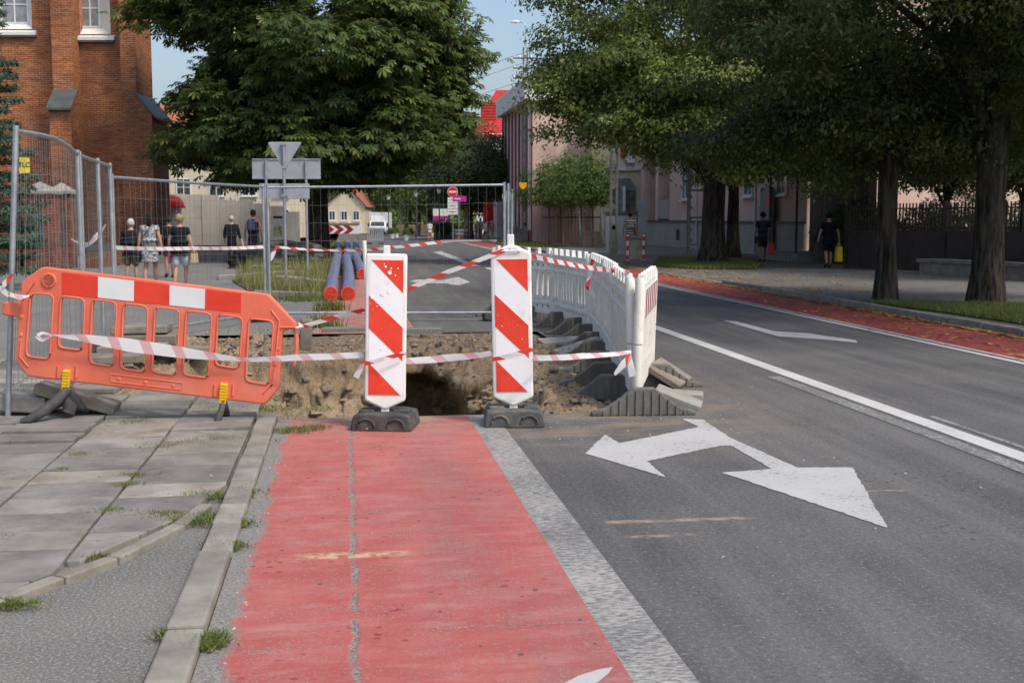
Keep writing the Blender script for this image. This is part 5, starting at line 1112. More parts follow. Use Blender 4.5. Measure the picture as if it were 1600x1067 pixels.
block('kerb_block', 'long low stone edging along the foot of the church', Vector((-15.5, 42, .12)), (9, .4, .24), (0, 0, R(20)), 'concrete', 'stone edging')
# white hoarding and its concrete foot
hd = thing('site_hoarding', 'pale grey site hoarding of tall panels on concrete feet', 'hoarding', (0, 55, 0))
edges_px = [258, 292, 318, 345, 372, 398, 424, 448, 470]; tops = [303, 304, 305, 312, 314, 318, 322, 331]
for i in range(8): bx('panel', 'hoarding', hd, xx(edges_px[i], 55) + .012, xx(edges_px[i + 1], 55) - .012, rng.uniform(-.04, .04), .1, .2, zz(tops[i], 55))
bx('foot', 'concrete', hd, xx(300, 55), xx(470, 55), -.5, .0, 0, .34); bx('foot', 'concrete', hd, xx(340, 55), xx(420, 55), -.9, -.52, .0, .25)
ps = thing('site_poster', 'white poster with pale green drawing on the hoarding end', 'poster', (xx(436, 54.6), 54.6, 0)); bx('board', 'sign_white', ps, -.3, .3, 0, .04, .55, 1.72)
M['poster_green'] = mat('poster_green', (.45, .55, .3), .6, .5, 6); b = MB(); b.prism([(-.2, .75), (.16, .7), (.2, 1.1), (.02, 1.3), (-.18, 1.15)], -.004, .001, 'y'); b.build('print', M['poster_green'], ps); bx('print_line', 'letter', ps, -.2, .2, -.004, -.0005, 1.53, 1.63)
bx('post', 'galv', ps, -.02, .02, .04, .09, 0, 1.5)
ac = thing('advertising_column', 'round white advertising column under a red dome beside the church corner', 'advertising column', (xx(272, 53), 53, 0))
b = MB(); b.tube([(0, 0, 0), (0, 0, 2.0)], .4, 24); b.build('drum', M['sign_white'], ac, (0, 0, 0), 0, True)
b = MB(); b.ell((0, 0, 2.05), (.52, .52, .5), 20, 6, 0, 1); b.tube([(0, 0, 1.98), (0, 0, 2.06)], .58, 24); b.build('dome', M['sign_red'], ac, (0, 0, 0), 0, True)
bx('ring', 'letter', ac, -.42, .42, -.42, .42, 0, .18)
# cream houses behind
ho = thing('cream_house', 'long cream house with old red tiled roof behind the hoarding', 'house', (0, 92, 0))
bx('wall', 'cream', ho, -34, -16.5, 0, 9, 0, 7.3)
b = MB(); b.prism([(-.5, 7.2), (4.5, 10.4), (9.5, 7.2)], -34.5, -16, 'x'); b.build('roof', M['roof_orange'], ho)
for z in (.9, 3.2, 5.5):
    for k in range(7): window(ho, -32 + k * 2.45, 0, z, 1.05, 1.25, 2, 2, 'white_frame', 'glass', True)
bx('chimney', 'brick_low', ho, -22, -21.3, 4, 4.8, 9.5, 11.4)
ho = thing('cream_house', 'small cream gabled house far beyond the chevron board', 'house', (0, 122, 0))
x0, x1 = xx(508, 122), xx(572, 122); bx('wall', 'cream', ho, x0, x1, 0, 8, 0, 2.7); b = MB(); b.prism([(x0, 2.7), (x1, 2.7), ((x0 + x1) / 2 + .4, 4.6)], .01, 8, 'y'); b.build('gable', M['cream'], ho)
b = MB(); b.add([(x0 - .2, -.3, 2.6), ((x0 + x1) / 2 + .4, -.3, 4.75), ((x0 + x1) / 2 + .4, 8.2, 4.75), (x0 - .2, 8.2, 2.6), (x1 + .2, -.3, 2.6), (x1 + .2, 8.2, 2.6)], [(0, 1, 2, 3), (1, 4, 5, 2)]); b.build('roof', M['roof_orange'], ho)
for k in range(3): window(ho, x0 + .8 + k * 1.2, 0, 1.3, .6, .9, 2, 1)
bx('shopfront', 'white_render', ho, x0 + .2, x1 - .3, -.8, -.02, 0, .9)
# red brown building along the street
rb = thing('department_store', 'red brown fronted building with thin upright fins and pale cornice', 'building', rt(11.35, 74), ALPHA)
bx('wall', 'beige', rb, .05, 12, 0, 13, 0, 9.4); bx('facade', 'red_brown', rb, 0, .049, .01, 12.99, 0, 9.4)
for k in range(16): bx('fin', 'red_brown' if k % 2 else 'white_render', rb, -.18, -.001, .3 + k * .82, .3 + k * .82 + (.16 if k % 2 else .1), .8, 8.6)
for z in (3.2, 6.0): bx('band', 'slate', rb, -.05, -.002, .2, 12.9, z, z + .12)
bx('cornice', 'white_render', rb, -.5, 12.2, -.4, 13.3, 8.6, 9.9)
for k in range(17): bx('cornice_slab', 'white_render', rb, -.56, -.501, -.3 + k * .8, .4 + k * .8, 8.62, 9.85)
st = thing('entrance_stairs', 'grey entrance stairs with handrails before the red brown building', 'stairs', rt(10.2, 75), ALPHA)
for k in range(6): bx('step', 'concrete', st, -.1, 1.1, .2 + k * .5, 3.4, k * .17, k * .17 + .17)
b = MB(); b.tube([(-.12, .1, .9), (-.12, 3.2, 2.0)], .03, 6); b.tube([(-.12, .1, .4), (-.12, 3.2, 1.5)], .02, 6)
for k in range(7): b.tube([(-.12, .1 + k * .5, 0), (-.12, .1 + k * .5, .9 + k * .17)], .02, 6)
b.build('railing', M['steel_dark'], st)
pk = thing('pink_house', 'pink rendered house end behind the round grey sign back', 'house', rt(11.9, 89.5), ALPHA); bx('wall', 'pink', pk, 0, 8, 0, 12, 0, 5.6); bx('cornice', 'white_render', pk, -.2, 8.2, -.2, 12.2, 5.6, 5.9)
bx('shop_pillar', 'white_frame', pk, -.5, -.02, 2, 2.5, 0, 3.0); bx('shop_pillar', 'white_frame', pk, -.5, -.02, 5, 5.5, 0, 3.0); bx('shop_window', 'glass', pk, -.06, -.01, 2.7, 4.8, .4, 2.6)
rr = thing('red_roof_house', 'white walled house with big bright red tiled roof at the street end', 'house', (0, 124, 0))
bx('wall', 'white_render', rr, -3.6, 9, 0, 14, 0, 10)
b = MB(); b.add([(-4.2, -.4, 9.6), (9.5, -.4, 9.6), (9.5, 14.4, 9.6), (-4.2, 14.4, 9.6), (-1.7, 7, 15.0), (9.5, 7, 15.0)], [(0, 1, 5, 4), (1, 2, 5), (2, 3, 4, 5), (3, 0, 4), (3, 2, 1, 0)]); b.build('roof', M['roof_red'], rr)
b = MB(); b.prism([(-1.2, 9.4), (1.8, 9.4), (1.8, 12.4)], -.6, -.42, 'y'); b.build('gable', M['white_render'], rr); bx('dormer', 'roof_red', rr, -3.2, -1.6, 2, 6, 10, 13.2); bx('chimney', 'brick_low', rr, -4.6, -3.8, 6, 7, 9, 12.6)
tw = thing('town_house', 'tall house with dark slate mansard roof behind the linden crown', 'house', (0, 96, 0))
bx('wall', 'beige', tw, 1.6, 12, 0, 12, 0, 11.4); b = MB(); b.add([(1.4, -.2, 11.4), (12.2, -.2, 11.4), (12.2, 12.2, 11.4), (1.4, 12.2, 11.4), (2.1, .8, 13.6), (11.4, .8, 13.6), (11.4, 11, 13.6), (2.1, 11, 13.6)], [(0, 1, 5, 4), (1, 2, 6, 5), (2, 3, 7, 6), (3, 0, 4, 7), (4, 5, 6, 7)]); b.build('roof', M['slate'], tw)
b = MB(); b.prism([(3.9, 11.4), (6.4, 11.4), (6.4, 13.6), (5.1, 14.6), (3.9, 13.6)], -.5, .6, 'y'); b.build('gable', M['beige'], tw)
for k in range(3):
    for z in (5.5, 8.4): window(tw, 3 + k * 2.4, 0, z, 1, 1.7)
# cream porch house, blue grey wall and stairs
cp = thing('porch_house', 'pale house with arched porch and iron grille right of the utility pole', 'house', (0, 73, 0))
x0, x1 = xx(925, 73), xx(1012, 73); bx('wall', 'cream', cp, x0, x1 + 6, .3, 9, 0, 8.5)
bx('frieze', 'white_render', cp, x0, x1, .1, .29, 4.35, 4.6); bx('sign_box', 'sign_white', cp, xx(976, 73), xx(990, 73), -.1, .28, 4.8, 5.3); bx('sign_box', 'sign_red', cp, xx(970, 73), xx(977, 73), -.1, .28, 5.2, 5.7)
a = [(xx(957, 73), 0), (xx(993, 73), 0), (xx(993, 73), 3.3), (xx(984, 73), 3.9), (xx(966, 73), 3.9), (xx(957, 73), 3.3)]; b = MB(); b.prism(a, .2, .29, 'y'); b.build('porch_opening', M['glass_pale'], cp)
b = MB()
for k in range(9): x = xx(975, 73) + k * .075; b.tube([(x, .12, .5), (x, .12, 3.2)], .012, 4)
for k in range(7): b.tube([(xx(975, 73), .12, .6 + k * .42), (xx(991, 73), .12, .6 + k * .42)], .012, 4)
b.build('grille', M['steel_dark'], cp); bx('pier', 'white_render', cp, xx(972, 73), xx(976, 73), -.1, .2, 0, 3.4)
gw = thing('garden_wall', 'blue grey rendered garden wall with dark coping behind the striped shirt walker', 'wall', (0, 57, 0))
bx('wall', 'blue_grey', gw, xx(946, 57), xx(995, 57), 0, .3, 0, 1.75); bx('coping', 'slate', gw, xx(945, 57), xx(995, 57), -.05, .35, 1.75, 1.85); bx('pillar', 'blue_grey', gw, xx(995.5, 57), xx(1010, 57), -.1, .5, 0, 2.3)
st = thing('garden_steps', 'pale steps with slanting pipe railings behind the young trees', 'stairs', (xx(925, 66), 66, 0))
for k in range(5): bx('step', 'concrete', st, -.6, .6, k * .35, 2, k * .16, k * .16 + .16)
for x in (-.62, .62): b = MB(); b.tube([(x, 0, .0), (x, 0, .95), (x, 2, 1.9), (x, 2, .8)], .03, 6); b.tube([(x, 0, .5), (x, 2, 1.4)], .025, 6); b.build('railing', M['galv'], st)
gw = thing('garden_wall', 'long low beige wall behind the row of young trees', 'wall', (0, 84, 0)); bx('wall', 'beige', gw, 1.8, 7.5, 0, .4, 0, 2.0); bx('coping', 'concrete', gw, 1.7, 7.6, -.06, .46, 2.0, 2.1)
# beige house along the right footway: local x runs along the street towards the camera side
bh = thing('beige_house', 'beige rendered house with grey plinth, recessed balcony and barred windows', 'house', rt(17.2, 70), ALPHA - R(90))
def fx(s): return 70 - s
for s0, s1 in ((44, 63.6), (69.2, 70)): bx('wall', 'beige', bh, fx(s1), fx(s0), 0, 9, 0, 10)
bx('recess_wall', 'beige_dark', bh, fx(69.2), fx(63.6), 2.2, 9, 0, 9.98); bx('pier', 'beige', bh, fx(66.7), fx(66.1), .02, 2.19, 0, 10)
bx('lintel', 'beige', bh, fx(69.2), fx(63.6), -.03, 2.19, 5.1, 5.9); bx('balcony_front', 'beige_dark', bh, fx(66.05), fx(63.6), .04, .14, 1.5, 2.55); bx('balcony_panel', 'plinth', bh, fx(65.9), fx(63.7), -.01, .03, 1.5, 2.5); bx('door', 'glass', bh, fx(69), fx(67), 2.1, 2.18, 1.4, 4.3)
bx('plinth', 'plinth', bh, fx(69.9), fx(44), -.1, .001, 0, 1.32); bx('plinth_coping', 'slate', bh, fx(69.9), fx(44), -.16, .0, 1.32, 1.42)
for s in (60.5, 55.5, 50.7, 46.6):
    window(bh, fx(s), 0, 2.5, 1.1, 2.0, 2, 2, 'white_frame', 'glass_pale', True); window(bh, fx(s), 0, 6.2, 1.1, 1.7, 2, 2, 'white_frame', 'glass', True)
for s in (61.5, 52, 47.5): bx('cellar_window', 'black', bh, fx(s + .3), fx(s - .3), -.112, -.09, .4, .95)
for s in (57.8, 49.2): b = MB(); b.tube([(fx(s), -.2, 0), (fx(s), -.2, 9.8)], .05, 8); b.build('downpipe', M['galv'], bh, (0, 0, 0), 0, True)
b = MB(); b.prism([(-.4, 9.9), (4.5, 12.5), (9.3, 9.9)], 0, 26.2, 'x'); b.build('roof', M['roof_orange'], bh)
gc = thing('grey_door_panel', 'blue grey steel door panel with orange notice on the beige house', 'door panel', rt(16.9, 47.6, .03), ALPHA - R(90)); bx('panel', 'blue_grey', gc, -.75, .55, 0, .12, 0, 2.75); bx('notice', 'pipe_red', gc, .02, .42, -.012, -.001, 1.95, 2.5); bx('meter_box', 'grey_paint', gc, -1.15, -.8, 0, .2, 1.5, 2.0)
pr = thing('gate_porch', 'dark porch with slim posts and a stone step between house and fence', 'porch', rt(16.0, 42.8, .03), ALPHA - R(90))
bx('back_wall', 'brown_metal', pr, -.9, 4.2, 1.2, 1.5, 0, 4.0); bx('step', 'concrete', pr, -1.2, 2.6, -.6, 1.2, 0, .3); bx('roof', 'steel_dark', pr, -1.1, 4.3, -.5, 1.6, 3.6, 3.8)
for x in (-1.0, 1.7, 4.1): b = MB(); b.tube([(x, -.3, .0), (x, -.3, 3.6)], .045, 8); b.build('post', M['steel_dark'], pr)
# brown board fence with railings, low wall
p0, p1 = gnd(1322, 419, .03), gnd(1700, 440, .03); d = p1 - p0; L = d.length
bf = thing('board_fence', 'dark brown sheet fence with upright iron railings along its top', 'fence', p0, math.atan2(d.y, d.x))
n = int(L / .22); bm_ = MB(); bm_.box((0, 0, .6), (.2, .03, 1.14)); bme = bm_.mesh('board'); bme.materials.append(M['brown_metal'])
for k in range(n): o = bpy.data.objects.new('board', bme); col.objects.link(o); o.parent = bf; o.location = (.11 + k * .22, rng.uniform(-.004, .004), 0)
for x in np.arange(0, L, 2.0): bx('post', 'brown_metal', bf, x - .06, x + .06, -.05, .07, 0, 2.0)
b = MB()
for k in range(int(L / .13)): b.box((k * .13, .02, 1.56), (.035, .025, .78))
for z in (1.26, 1.8): b.box((L / 2, .022, z), (L, .02, .04))
b.build('railing', M['brown_metal'], bf)
lw = thing('low_stone_wall', 'low stone bench wall with flat coping before the brown fence', 'wall', gnd(1436, 429, .03), math.atan2(d.y, d.x) - .03); bx('wall', 'old_slab', lw, 0, 6, 0, .5, 0, .34); bx('coping', 'old_slab', lw, -.06, 6.06, -.06, .56, .34, .43)
lb = thing('yard_house', 'pale house seen through the railings behind the brown fence', 'house', (14, 50, 0), R(-10)); bx('wall', 'beige_dark', lb, -3, 16, 0, 8, 0, 6.5); b = MB(); b.prism([(-.5, 6.4), (4, 9), (8.5, 6.4)], -3.4, 16.4, 'x'); b.build('roof', M['roof_orange'], lb)
for k in range(6): window(lb, -1 + k * 2.7, 0, 1.6, 1.1, 1.5)
rh = thing('rear_house', 'rear beige house closing the view between the right trees', 'house', (9.5, 92, 0)); bx('wall', 'beige', rh, 2.8, 22, 0, 8, 0, 10); b = MB(); b.prism([(-.4, 9.9), (4, 13), (8.4, 9.9)], 2.5, 22.5, 'x'); b.build('roof', M['roof_orange'], rh)
for k in range(6): window(rh, 4.4 + k * 3, 0, 5, 1, 1.6)

# ------------------------------------------------------------------ poles, masts, bollards, road signs
def ladder_pole(name, label, px, Y, h, w, m='concrete'):
    g = Vector((xx(px, Y), Y, .03)); t = thing(name, label, 'utility pole', g); b = MB()
    for s in (-1, 1): b.box((s * w * .36, 0, h / 2), (w * .28, w * .6, h))
    for k in range(int(h / .85) + 1): b.box((0, 0, .3 + k * .85 if k else .6), (w * .46, w * .5, .22 if k else 1.2))
    b.build('shaft', M[m], t); return t
ladder_pole('utility_pole', 'concrete ladder pole rising into the linden beside the blue grey wall', 958, 52, 9, .34)
up = ladder_pole('utility_pole', 'tall concrete pole with street lamp and insulators at the young trees', 820.5, 76, 11.9, .34)
for z in (11.2, 10.6, 10.0): bx('crossarm', 'steel_dark', up, -.75, .75, -.2, -.12, z, z + .07)
b = MB()
for z in (11.27, 10.67, 10.07):
    for x in (-.7, -.35, .35, .7): b.tube([(x, -.16, z), (x, -.16, z + .06), (x, -.16, z + .14)], [.05, .06, .03], 8)
b.build('insulators', M['sign_white'], up); b = MB(); b.tube([(.0, -.2, 11.9), (.0, -.2, 13.2), (-.1, -.2, 13.35), (-.55, -.2, 13.4)], .035, 8); b.build('lamp_arm', M['galv'], up); b = MB(); b.ell((-.62, -.2, 13.4), (.3, .12, .09), 12, 6); b.build('lamp_head', M['sign_white'], up)
wires = MB()
for z, x in ((11.4, -.7), (10.8, -.7), (10.2, .7)):
    a = Vector((xx(820.5, 76) + x, 75.8, z)); wires.tube([a, a + Vector((-4, 9, -.35)), a + Vector((-8, 18, -.5)), a + Vector((-14, 34, .1))], .012, 4)
    wires.tube([a, a + Vector((2.5, -8, -.3)), a + Vector((5, -18, -.2)), a + Vector((7.5, -26, .2))], .012, 4)
tag(wires.build('overhead_wires', M['black']), 'thin overhead wires strung from the tall concrete pole', 'wire')
lm = thing('lattice_mast', 'dark iron lattice mast standing at the thick linden trunk', 'mast', Vector((xx(1087, 45.5), 45.5, .03)), .1)
for x in (-.3, .3):
    for y in (-.12, .12): bx('upright', 'steel_mid', lm, x - .035, x + .035, y - .035, y + .035, 0, 7)
    b = MB()
    for k in range(17): z = .1 + k * .4; b.tube([(x, -.12, z), (x, .12, z + .2), (x, -.12, z + .4)], .035, 5); b.tube([(x - .07, -.12, z), (x + .07, -.12, z + .2), (x - .07, -.12, z + .4)], .045, 5)
    b.build('bracing', M['steel_mid'], lm)
for k in range(7): bx('cross_tie', 'steel_mid', lm, -.3, .3, -.15, -.125, .5 + k, .58 + k)
for px, Y, lab in ((980, 44.0, 'red and white striped post left of the concrete bin'), (1005, 44.6, 'red and white striped post right of the concrete bin')):
    t = thing('striped_post', lab, 'bollard', Vector((xx(px, Y), Y, .0)), 0, 'striped posts at the concrete bin')
    for k in range(5): b = MB(); b.tube([(0, 0, .05 + k * .17), (0, 0, .05 + (k + 1) * .17 - .001)], .05, 10); b.build('red_ring' if k % 2 == 0 else 'white_ring', M['sign_red' if k % 2 == 0 else 'sign_white'], t, (0, 0, 0), 0, True)
    b = MB(); b.tube([(0, 0, .9), (0, 0, .95)], [.05, .02], 10); b.tube([(0, 0, 0), (0, 0, .05)], .06, 10); b.build('cap', M['sign_white'], t)
t = thing('litter_bin', 'square tapered concrete litter bin between the two striped posts', 'litter bin', Vector((xx(992, 46), 46, 0))); b = MB(); b.box((0, 0, .4), (.5, .45, .8), 0, None, .86); b.build('body', M['concrete'], t, (0, 0, 0), 0, False, .03); bx('rim', 'concrete', t, -.25, .25, -.23, .23, .8, .86, .01)
# grey sign backs by the island
def sign(name, label, px, Y, cat='road sign'): return thing(name, label, cat, Vector((xx(px, Y), Y, 0)))
Y = 27.5; s = sign('yield_sign', 'grey back of a triangular give way sign on a steel pole', 447, Y); q = lambda px, py: (xx(px, Y) - xx(447, Y), zz(py, Y))
b = MB(); b.tube([(0, .0, 0), (0, .0, zz(226, Y))], .036, 10); b.build('pole', M['galv'], s, (0, 0, 0), 0, True)
link('triangle', plate(rpoly([q(421, 222), q(447, 267), q(475, 222)], .06), [], .03, .01), M['grey_paint'], s, (0, .06, 0), 0, True)
b = MB(); x0, z0 = q(407, 311); x1, z1 = q(485, 287); b.box(((x0 + x1) / 2, .07, (z0 + z1) / 2), (x1 - x0, .03, z1 - z0)); b.build('lower_plate', M['grey_paint'], s, (0, 0, 0), 0, False, .008)
for zc in (zz(225, Y), zz(262, Y), zz(292, Y), zz(306, Y)): bx('clamp', 'galv', s, -.055, .055, -.045, .05, zc - .025, zc + .025)
Y = 31; s = sign('direction_sign', 'wide grey back of a direction sign on two steel poles', 450, Y); q = lambda px, py: (xx(px, Y) - xx(450, Y), zz(py, Y))
x0, z0 = q(397, 280); x1, z1 = q(503, 248); b = MB(); b.box(((x0 + x1) / 2, .05, (z0 + z1) / 2), (x1 - x0, .03, z1 - z0)); b.build('plate', M['grey_paint'], s, (0, 0, 0), 0, False, .008)
b = MB(); 
for zc in (z0 + .015, z1 - .015): b.box(((x0 + x1) / 2, .03, zc), (x1 - x0 - .01, .03, .03))
b.build('edge_profile', M['galv'], s)
for px in (419, 481): xq = q(px, 300)[0]; b = MB(); b.tube([(xq, 0, 0), (xq, 0, z1 - .05)], .034, 10); b.build('pole', M['galv'], s, (0, 0, 0), 0, True)
Y = 75; s = sign('no_entry_sign', 'round red no entry sign over white plates on a thin pole', 708, Y); z = zz(300, Y)
b = MB(); b.tube([(0, .03, 0), (0, .03, z + .3)], .03, 8); b.build('pole', M['galv'], s); b = MB(); b.tube([(0, 0, z), (0, -.02, z)], .3, 28); b.build('disc', M['sign_red'], s); b = MB(); b.tube([(0, .012, z), (0, -.014, z)], .325, 28); b.build('rim', M['sign_white'], s); bx('bar', 'sign_white', s, -.23, .23, -.026, -.021, z - .055, z + .055)
for k, (h) in enumerate((.33, .36, .32)): o = bx('plate', 'sign_white', s, -.31, .31, -.02, .0, z - .5 - k * .36 - .17, z - .5 - k * .36 + .17)
for k in range(3): bx('print_line', 'letter', s, -.22, .2, -.024, -.0205, z - .51 - k * .36, z - .48 - k * .36)
s = sign('street_sign', 'magenta street name plate on its own pole beside the no entry sign', 717.5, 74); z = zz(311, 74); b = MB(); b.tube([(0, .0, 0), (0, .0, z + .25)], .03, 8); b.build('pole', M['galv'], s); bx('plate', 'magenta', s, -.36, .46, -.05, -.02, z - .17, z + .17); bx('print_line', 'sign_white', s, -.26, .1, -.056, -.0505, z - .02, z + .04)
s = sign('round_sign', 'grey back of a round sign on a pole at the fence end', 793, 68); z = zz(307, 68); b = MB(); b.tube([(-.1, 0, 0), (-.1, 0, z + .35)], .03, 8); b.build('pole', M['galv'], s); b = MB(); b.tube([(0, .03, z), (0, .05, z)], .31, 24); b.build('disc', M['grey_paint'], s)
s = sign('yellow_sign', 'small yellow pennant shaped sign on the tall concrete pole', 817, 75); z = zz(291, 75); b = MB(); b.prism([(-.25, z + .2), (.25, z + .2), (.2, z - .05), (0, z - .24), (-.2, z - .05)], -.5, -.47, 'y'); b.build('plate', M['sign_yellow'], s); bx('bracket', 'galv', s, -.03, .03, -.469, -.2, z - .05, z + .1)
# chevron board and old barrier at the road closure
s = sign('chevron_board', 'long barrier board with dark red chevrons pointing right', 534, 72, 'barrier'); w = 1.02; z0, z1 = .62, 1.12
bx('backing', 'sign_white', s, -w, w, 0, .05, z0, z1)
for k in range(3): xk = -.7 + k * .58; b = MB(); b.prism([(xk - .35, z0 + .01), (xk - .02, z0 + .01), (xk + .3, (z0 + z1) / 2), (xk - .02, z1 - .01), (xk - .35, z1 - .01), (xk - .05, (z0 + z1) / 2)], -.006, -.001, 'y'); b.build('chevron', mat('faded_red_%d' % k, (.25, .02, .025), .5), s)
bx('frame', 'wood', s, -w - .06, w + .06, -.02, .06, z1, z1 + .12); 
for x in (-w, w): bx('leg', 'old_slab', s, x - .05, x + .05, -.03, .07, 0, z0)
s = sign('slatted_barrier', 'weathered grey slatted barrier in front of the white truck', 587, 72, 'barrier')
bx('rail', 'grey_paint', s, -.48, .48, -.03, .03, .85, .95); bx('rail', 'grey_paint', s, -.48, .48, -.03, .03, .2, .3)
for k in range(9): bx('slat', 'grey_paint', s, -.46 + k * .11, -.40 + k * .11, -.02, .02, .301, .849)
for x in (-.35, .35): bx('foot', 'black_rubber', s, x - .1, x + .1, -.35, .35, 0, .1)
# delivery truck
YT = 112; tr = thing('delivery_truck', 'white box truck facing the camera beyond the road closure', 'truck', Vector((xx(591, YT), YT, .0))); tr.scale = (.8,) * 3
bx('box', 'truck_white', tr, -1.05, 1.05, .5, 6, .45, 2.55, .04)
b = MB(); b.prism([(-.4, .2), (1.2, .2), (1.2, 1.55), (.25, 1.55), (-.15, .95), (-.4, .88)], -.92, .92, 'x'); b.build('cab', M['truck_white'], tr, (0, 0, 0), 0, False, .05)
b = MB(); b.add([(-.8, -.135, 1.0), (.8, -.135, 1.0), (.72, .2, 1.48), (-.72, .2, 1.48)], [(0, 1, 2, 3)]); o = b.build('windscreen', M['glass'], tr); o.location.y = -.03
bx('bumper', 'truck_black', tr, -.9, .9, -.5, -.38, .2, .45, .02); bx('grille', 'truck_black', tr, -.4, .4, -.43, -.405, .5, .75)
for x in (-.72, .72): bx('headlight', 'glass_pale', tr, x - .14, x + .14, -.43, -.40, .5, .7); bx('mirror', 'truck_black', tr, x * 1.5 - .08, x * 1.5 + .08, .1, .2, .9, 1.3)
for y in (.35, 4.8):
    for x in (-.8, .8): b = MB(); b.tube([(x - .12, y, .2), (x + .12, y, .2)], .36, 16); b.build('wheel', M['black_rubber'], tr)
b = MB(); b.prism([(.3, 1.56), (.48, 1.56), (.48, 2.2)], -.8, .8, 'x'); b.build('wind_deflector', M['truck_white'], tr)
# street furniture at the far end
hx_ = thing('hedge_planter', 'clipped dark hedge in front of the cafe', 'hedge', Vector((xx(692, 88), 88, 0))); crown('foliage', [((0, 0, .8), (.85, .4, .75)), ((-.3, 0, .7), (.7, .4, .7))], 260, 22, .14, M['dark_leaf'], hx_, .14, 'simple', .2); bx('trough', 'slate', hx_, -.9, .9, -.3, .3, 0, .35)
ab = thing('advert_board', 'magenta and white advertising panel behind the hedge', 'advertising panel', Vector((xx(689, 97), 97, 0))); bx('panel', 'magenta', ab, -.6, .6, 0, .1, .8, 1.9); bx('header', 'sign_white', ab, -.6, .6, -.012, -.001, 1.7, 2.25); bx('frame', 'steel_dark', ab, -.7, .7, .11, .2, .6, 2.4); bx('patch', 'sign_white', ab, .1, .45, -.014, -.002, 1.2, 1.5)
for x in (-.6, .6): bx('leg', 'steel_dark', ab, x - .05, x + .05, .02, .1, 0, .8)
lp = None
for px, Y, h, lab in ((651, 96, 3.5, 'nearest dark lantern post in the street'), (639, 106, 3.6, 'second dark lantern post in the street'), (630, 116, 3.7, 'third dark lantern post in the street'), (608, 112, 3.3, 'dark lantern post right of the truck'), (687, 84, 4.4, 'lantern post before the advertising panel')):
    if lp is None:
        lp = thing('lamp_post', lab, 'street lamp', Vector((xx(px, Y), Y, 0)), 0, 'lantern posts down the street'); b = MB(); b.tube([(0, 0, 0), (0, 0, .5), (0, 0, .6), (0, 0, 3.2)], [.1, .09, .05, .04], 10); b.build('post', M['steel_dark'], lp); b = MB(); b.tube([(0, 0, 3.2), (0, 0, 3.5)], [.1, .19], 8); b.build('lantern', M['sign_white'], lp); b = MB(); b.tube([(0, 0, 3.5), (0, 0, 3.65)], [.23, .04], 8); b.build('cap', M['steel_dark'], lp)
    else: dup(lp, Vector((xx(px, Y), Y, 0)), 0, lab)
pl = None
for px, Y, lab in ((635, 84, 'white flower pot nearest the walkers in white'), (613, 92, 'white flower pot right of the truck'), (620, 96, 'white flower pot beside the dark lantern post'), (641, 90, 'white flower pot beside the cafe fence')):
    if pl is None:
        pl = thing('flower_pot', lab, 'planter', Vector((xx(px, Y), Y, 0)), 0, 'white flower pots'); b = MB(); b.tube([(0, 0, 0), (0, 0, .38)], [.15, .2], 12); b.build('pot', M['sign_white'], pl); crown('foliage', [((0, 0, .58), (.24, .24, .26))], 40, 18, .1, M['young_leaf'], pl, .07, 'simple', .3)
    else: dup(pl, Vector((xx(px, Y), Y, 0)), px, lab)
cf = thing('cafe_enclosure', 'wooden cafe fence with dark screens under the street trees', 'fence', Vector((xx(655, 102), 102, 0)))
for k in range(14): bx('board', 'wood' if k % 3 else 'brown_metal', cf, -2.2 + k * .34, -1.9 + k * .34, -.02, .02, .1, 1.0)
bx('rail', 'steel_dark', cf, -2.3, 2.6, .03, .08, .9, 1.0)
pa = thing('cafe_parasol', 'folded red cafe parasol by the white shop pillars', 'parasol', Vector((xx(763, 92), 92, 0))); b = MB(); b.tube([(0, 0, .8), (0, 0, 1.2), (0, 0, 2.9), (0, 0, 3.3)], [.1, .42, .4, .06], 10); b.build('canopy', M['cafe_red'], pa); b = MB(); b.tube([(0, 0, 0), (0, 0, 3.4)], .03, 8); b.build('pole', M['steel_dark'], pa)
yt = thing('menu_stand', 'slatted orange brown stand with yellow and green panels by the cafe', 'stand', Vector((xx(730, 88), 88, 0)))
for k in range(6): bx('slat', 'wood', yt, -.25, .25, -.1, .1, .1 + k * .14, .2 + k * .14)
bx('panel', 'poster_green', yt, -.25, .25, -.05, .05, .95, 1.9); bx('panel', 'sign_yellow', yt, -.22, .22, -.04, .04, 1.9, 2.5)
# dark spoil heap by the island, black sheeting
b = MB(); b.ell((0, 0, 0), (1.7, .9, .82), 40, 14, -.1, 1, .1); o = b.build('covered_pile', M['black'], None, (xx(445, 38), 38, 0), .1, True); tag(o, 'low pile under black sheeting behind the grass island', 'covered pile')
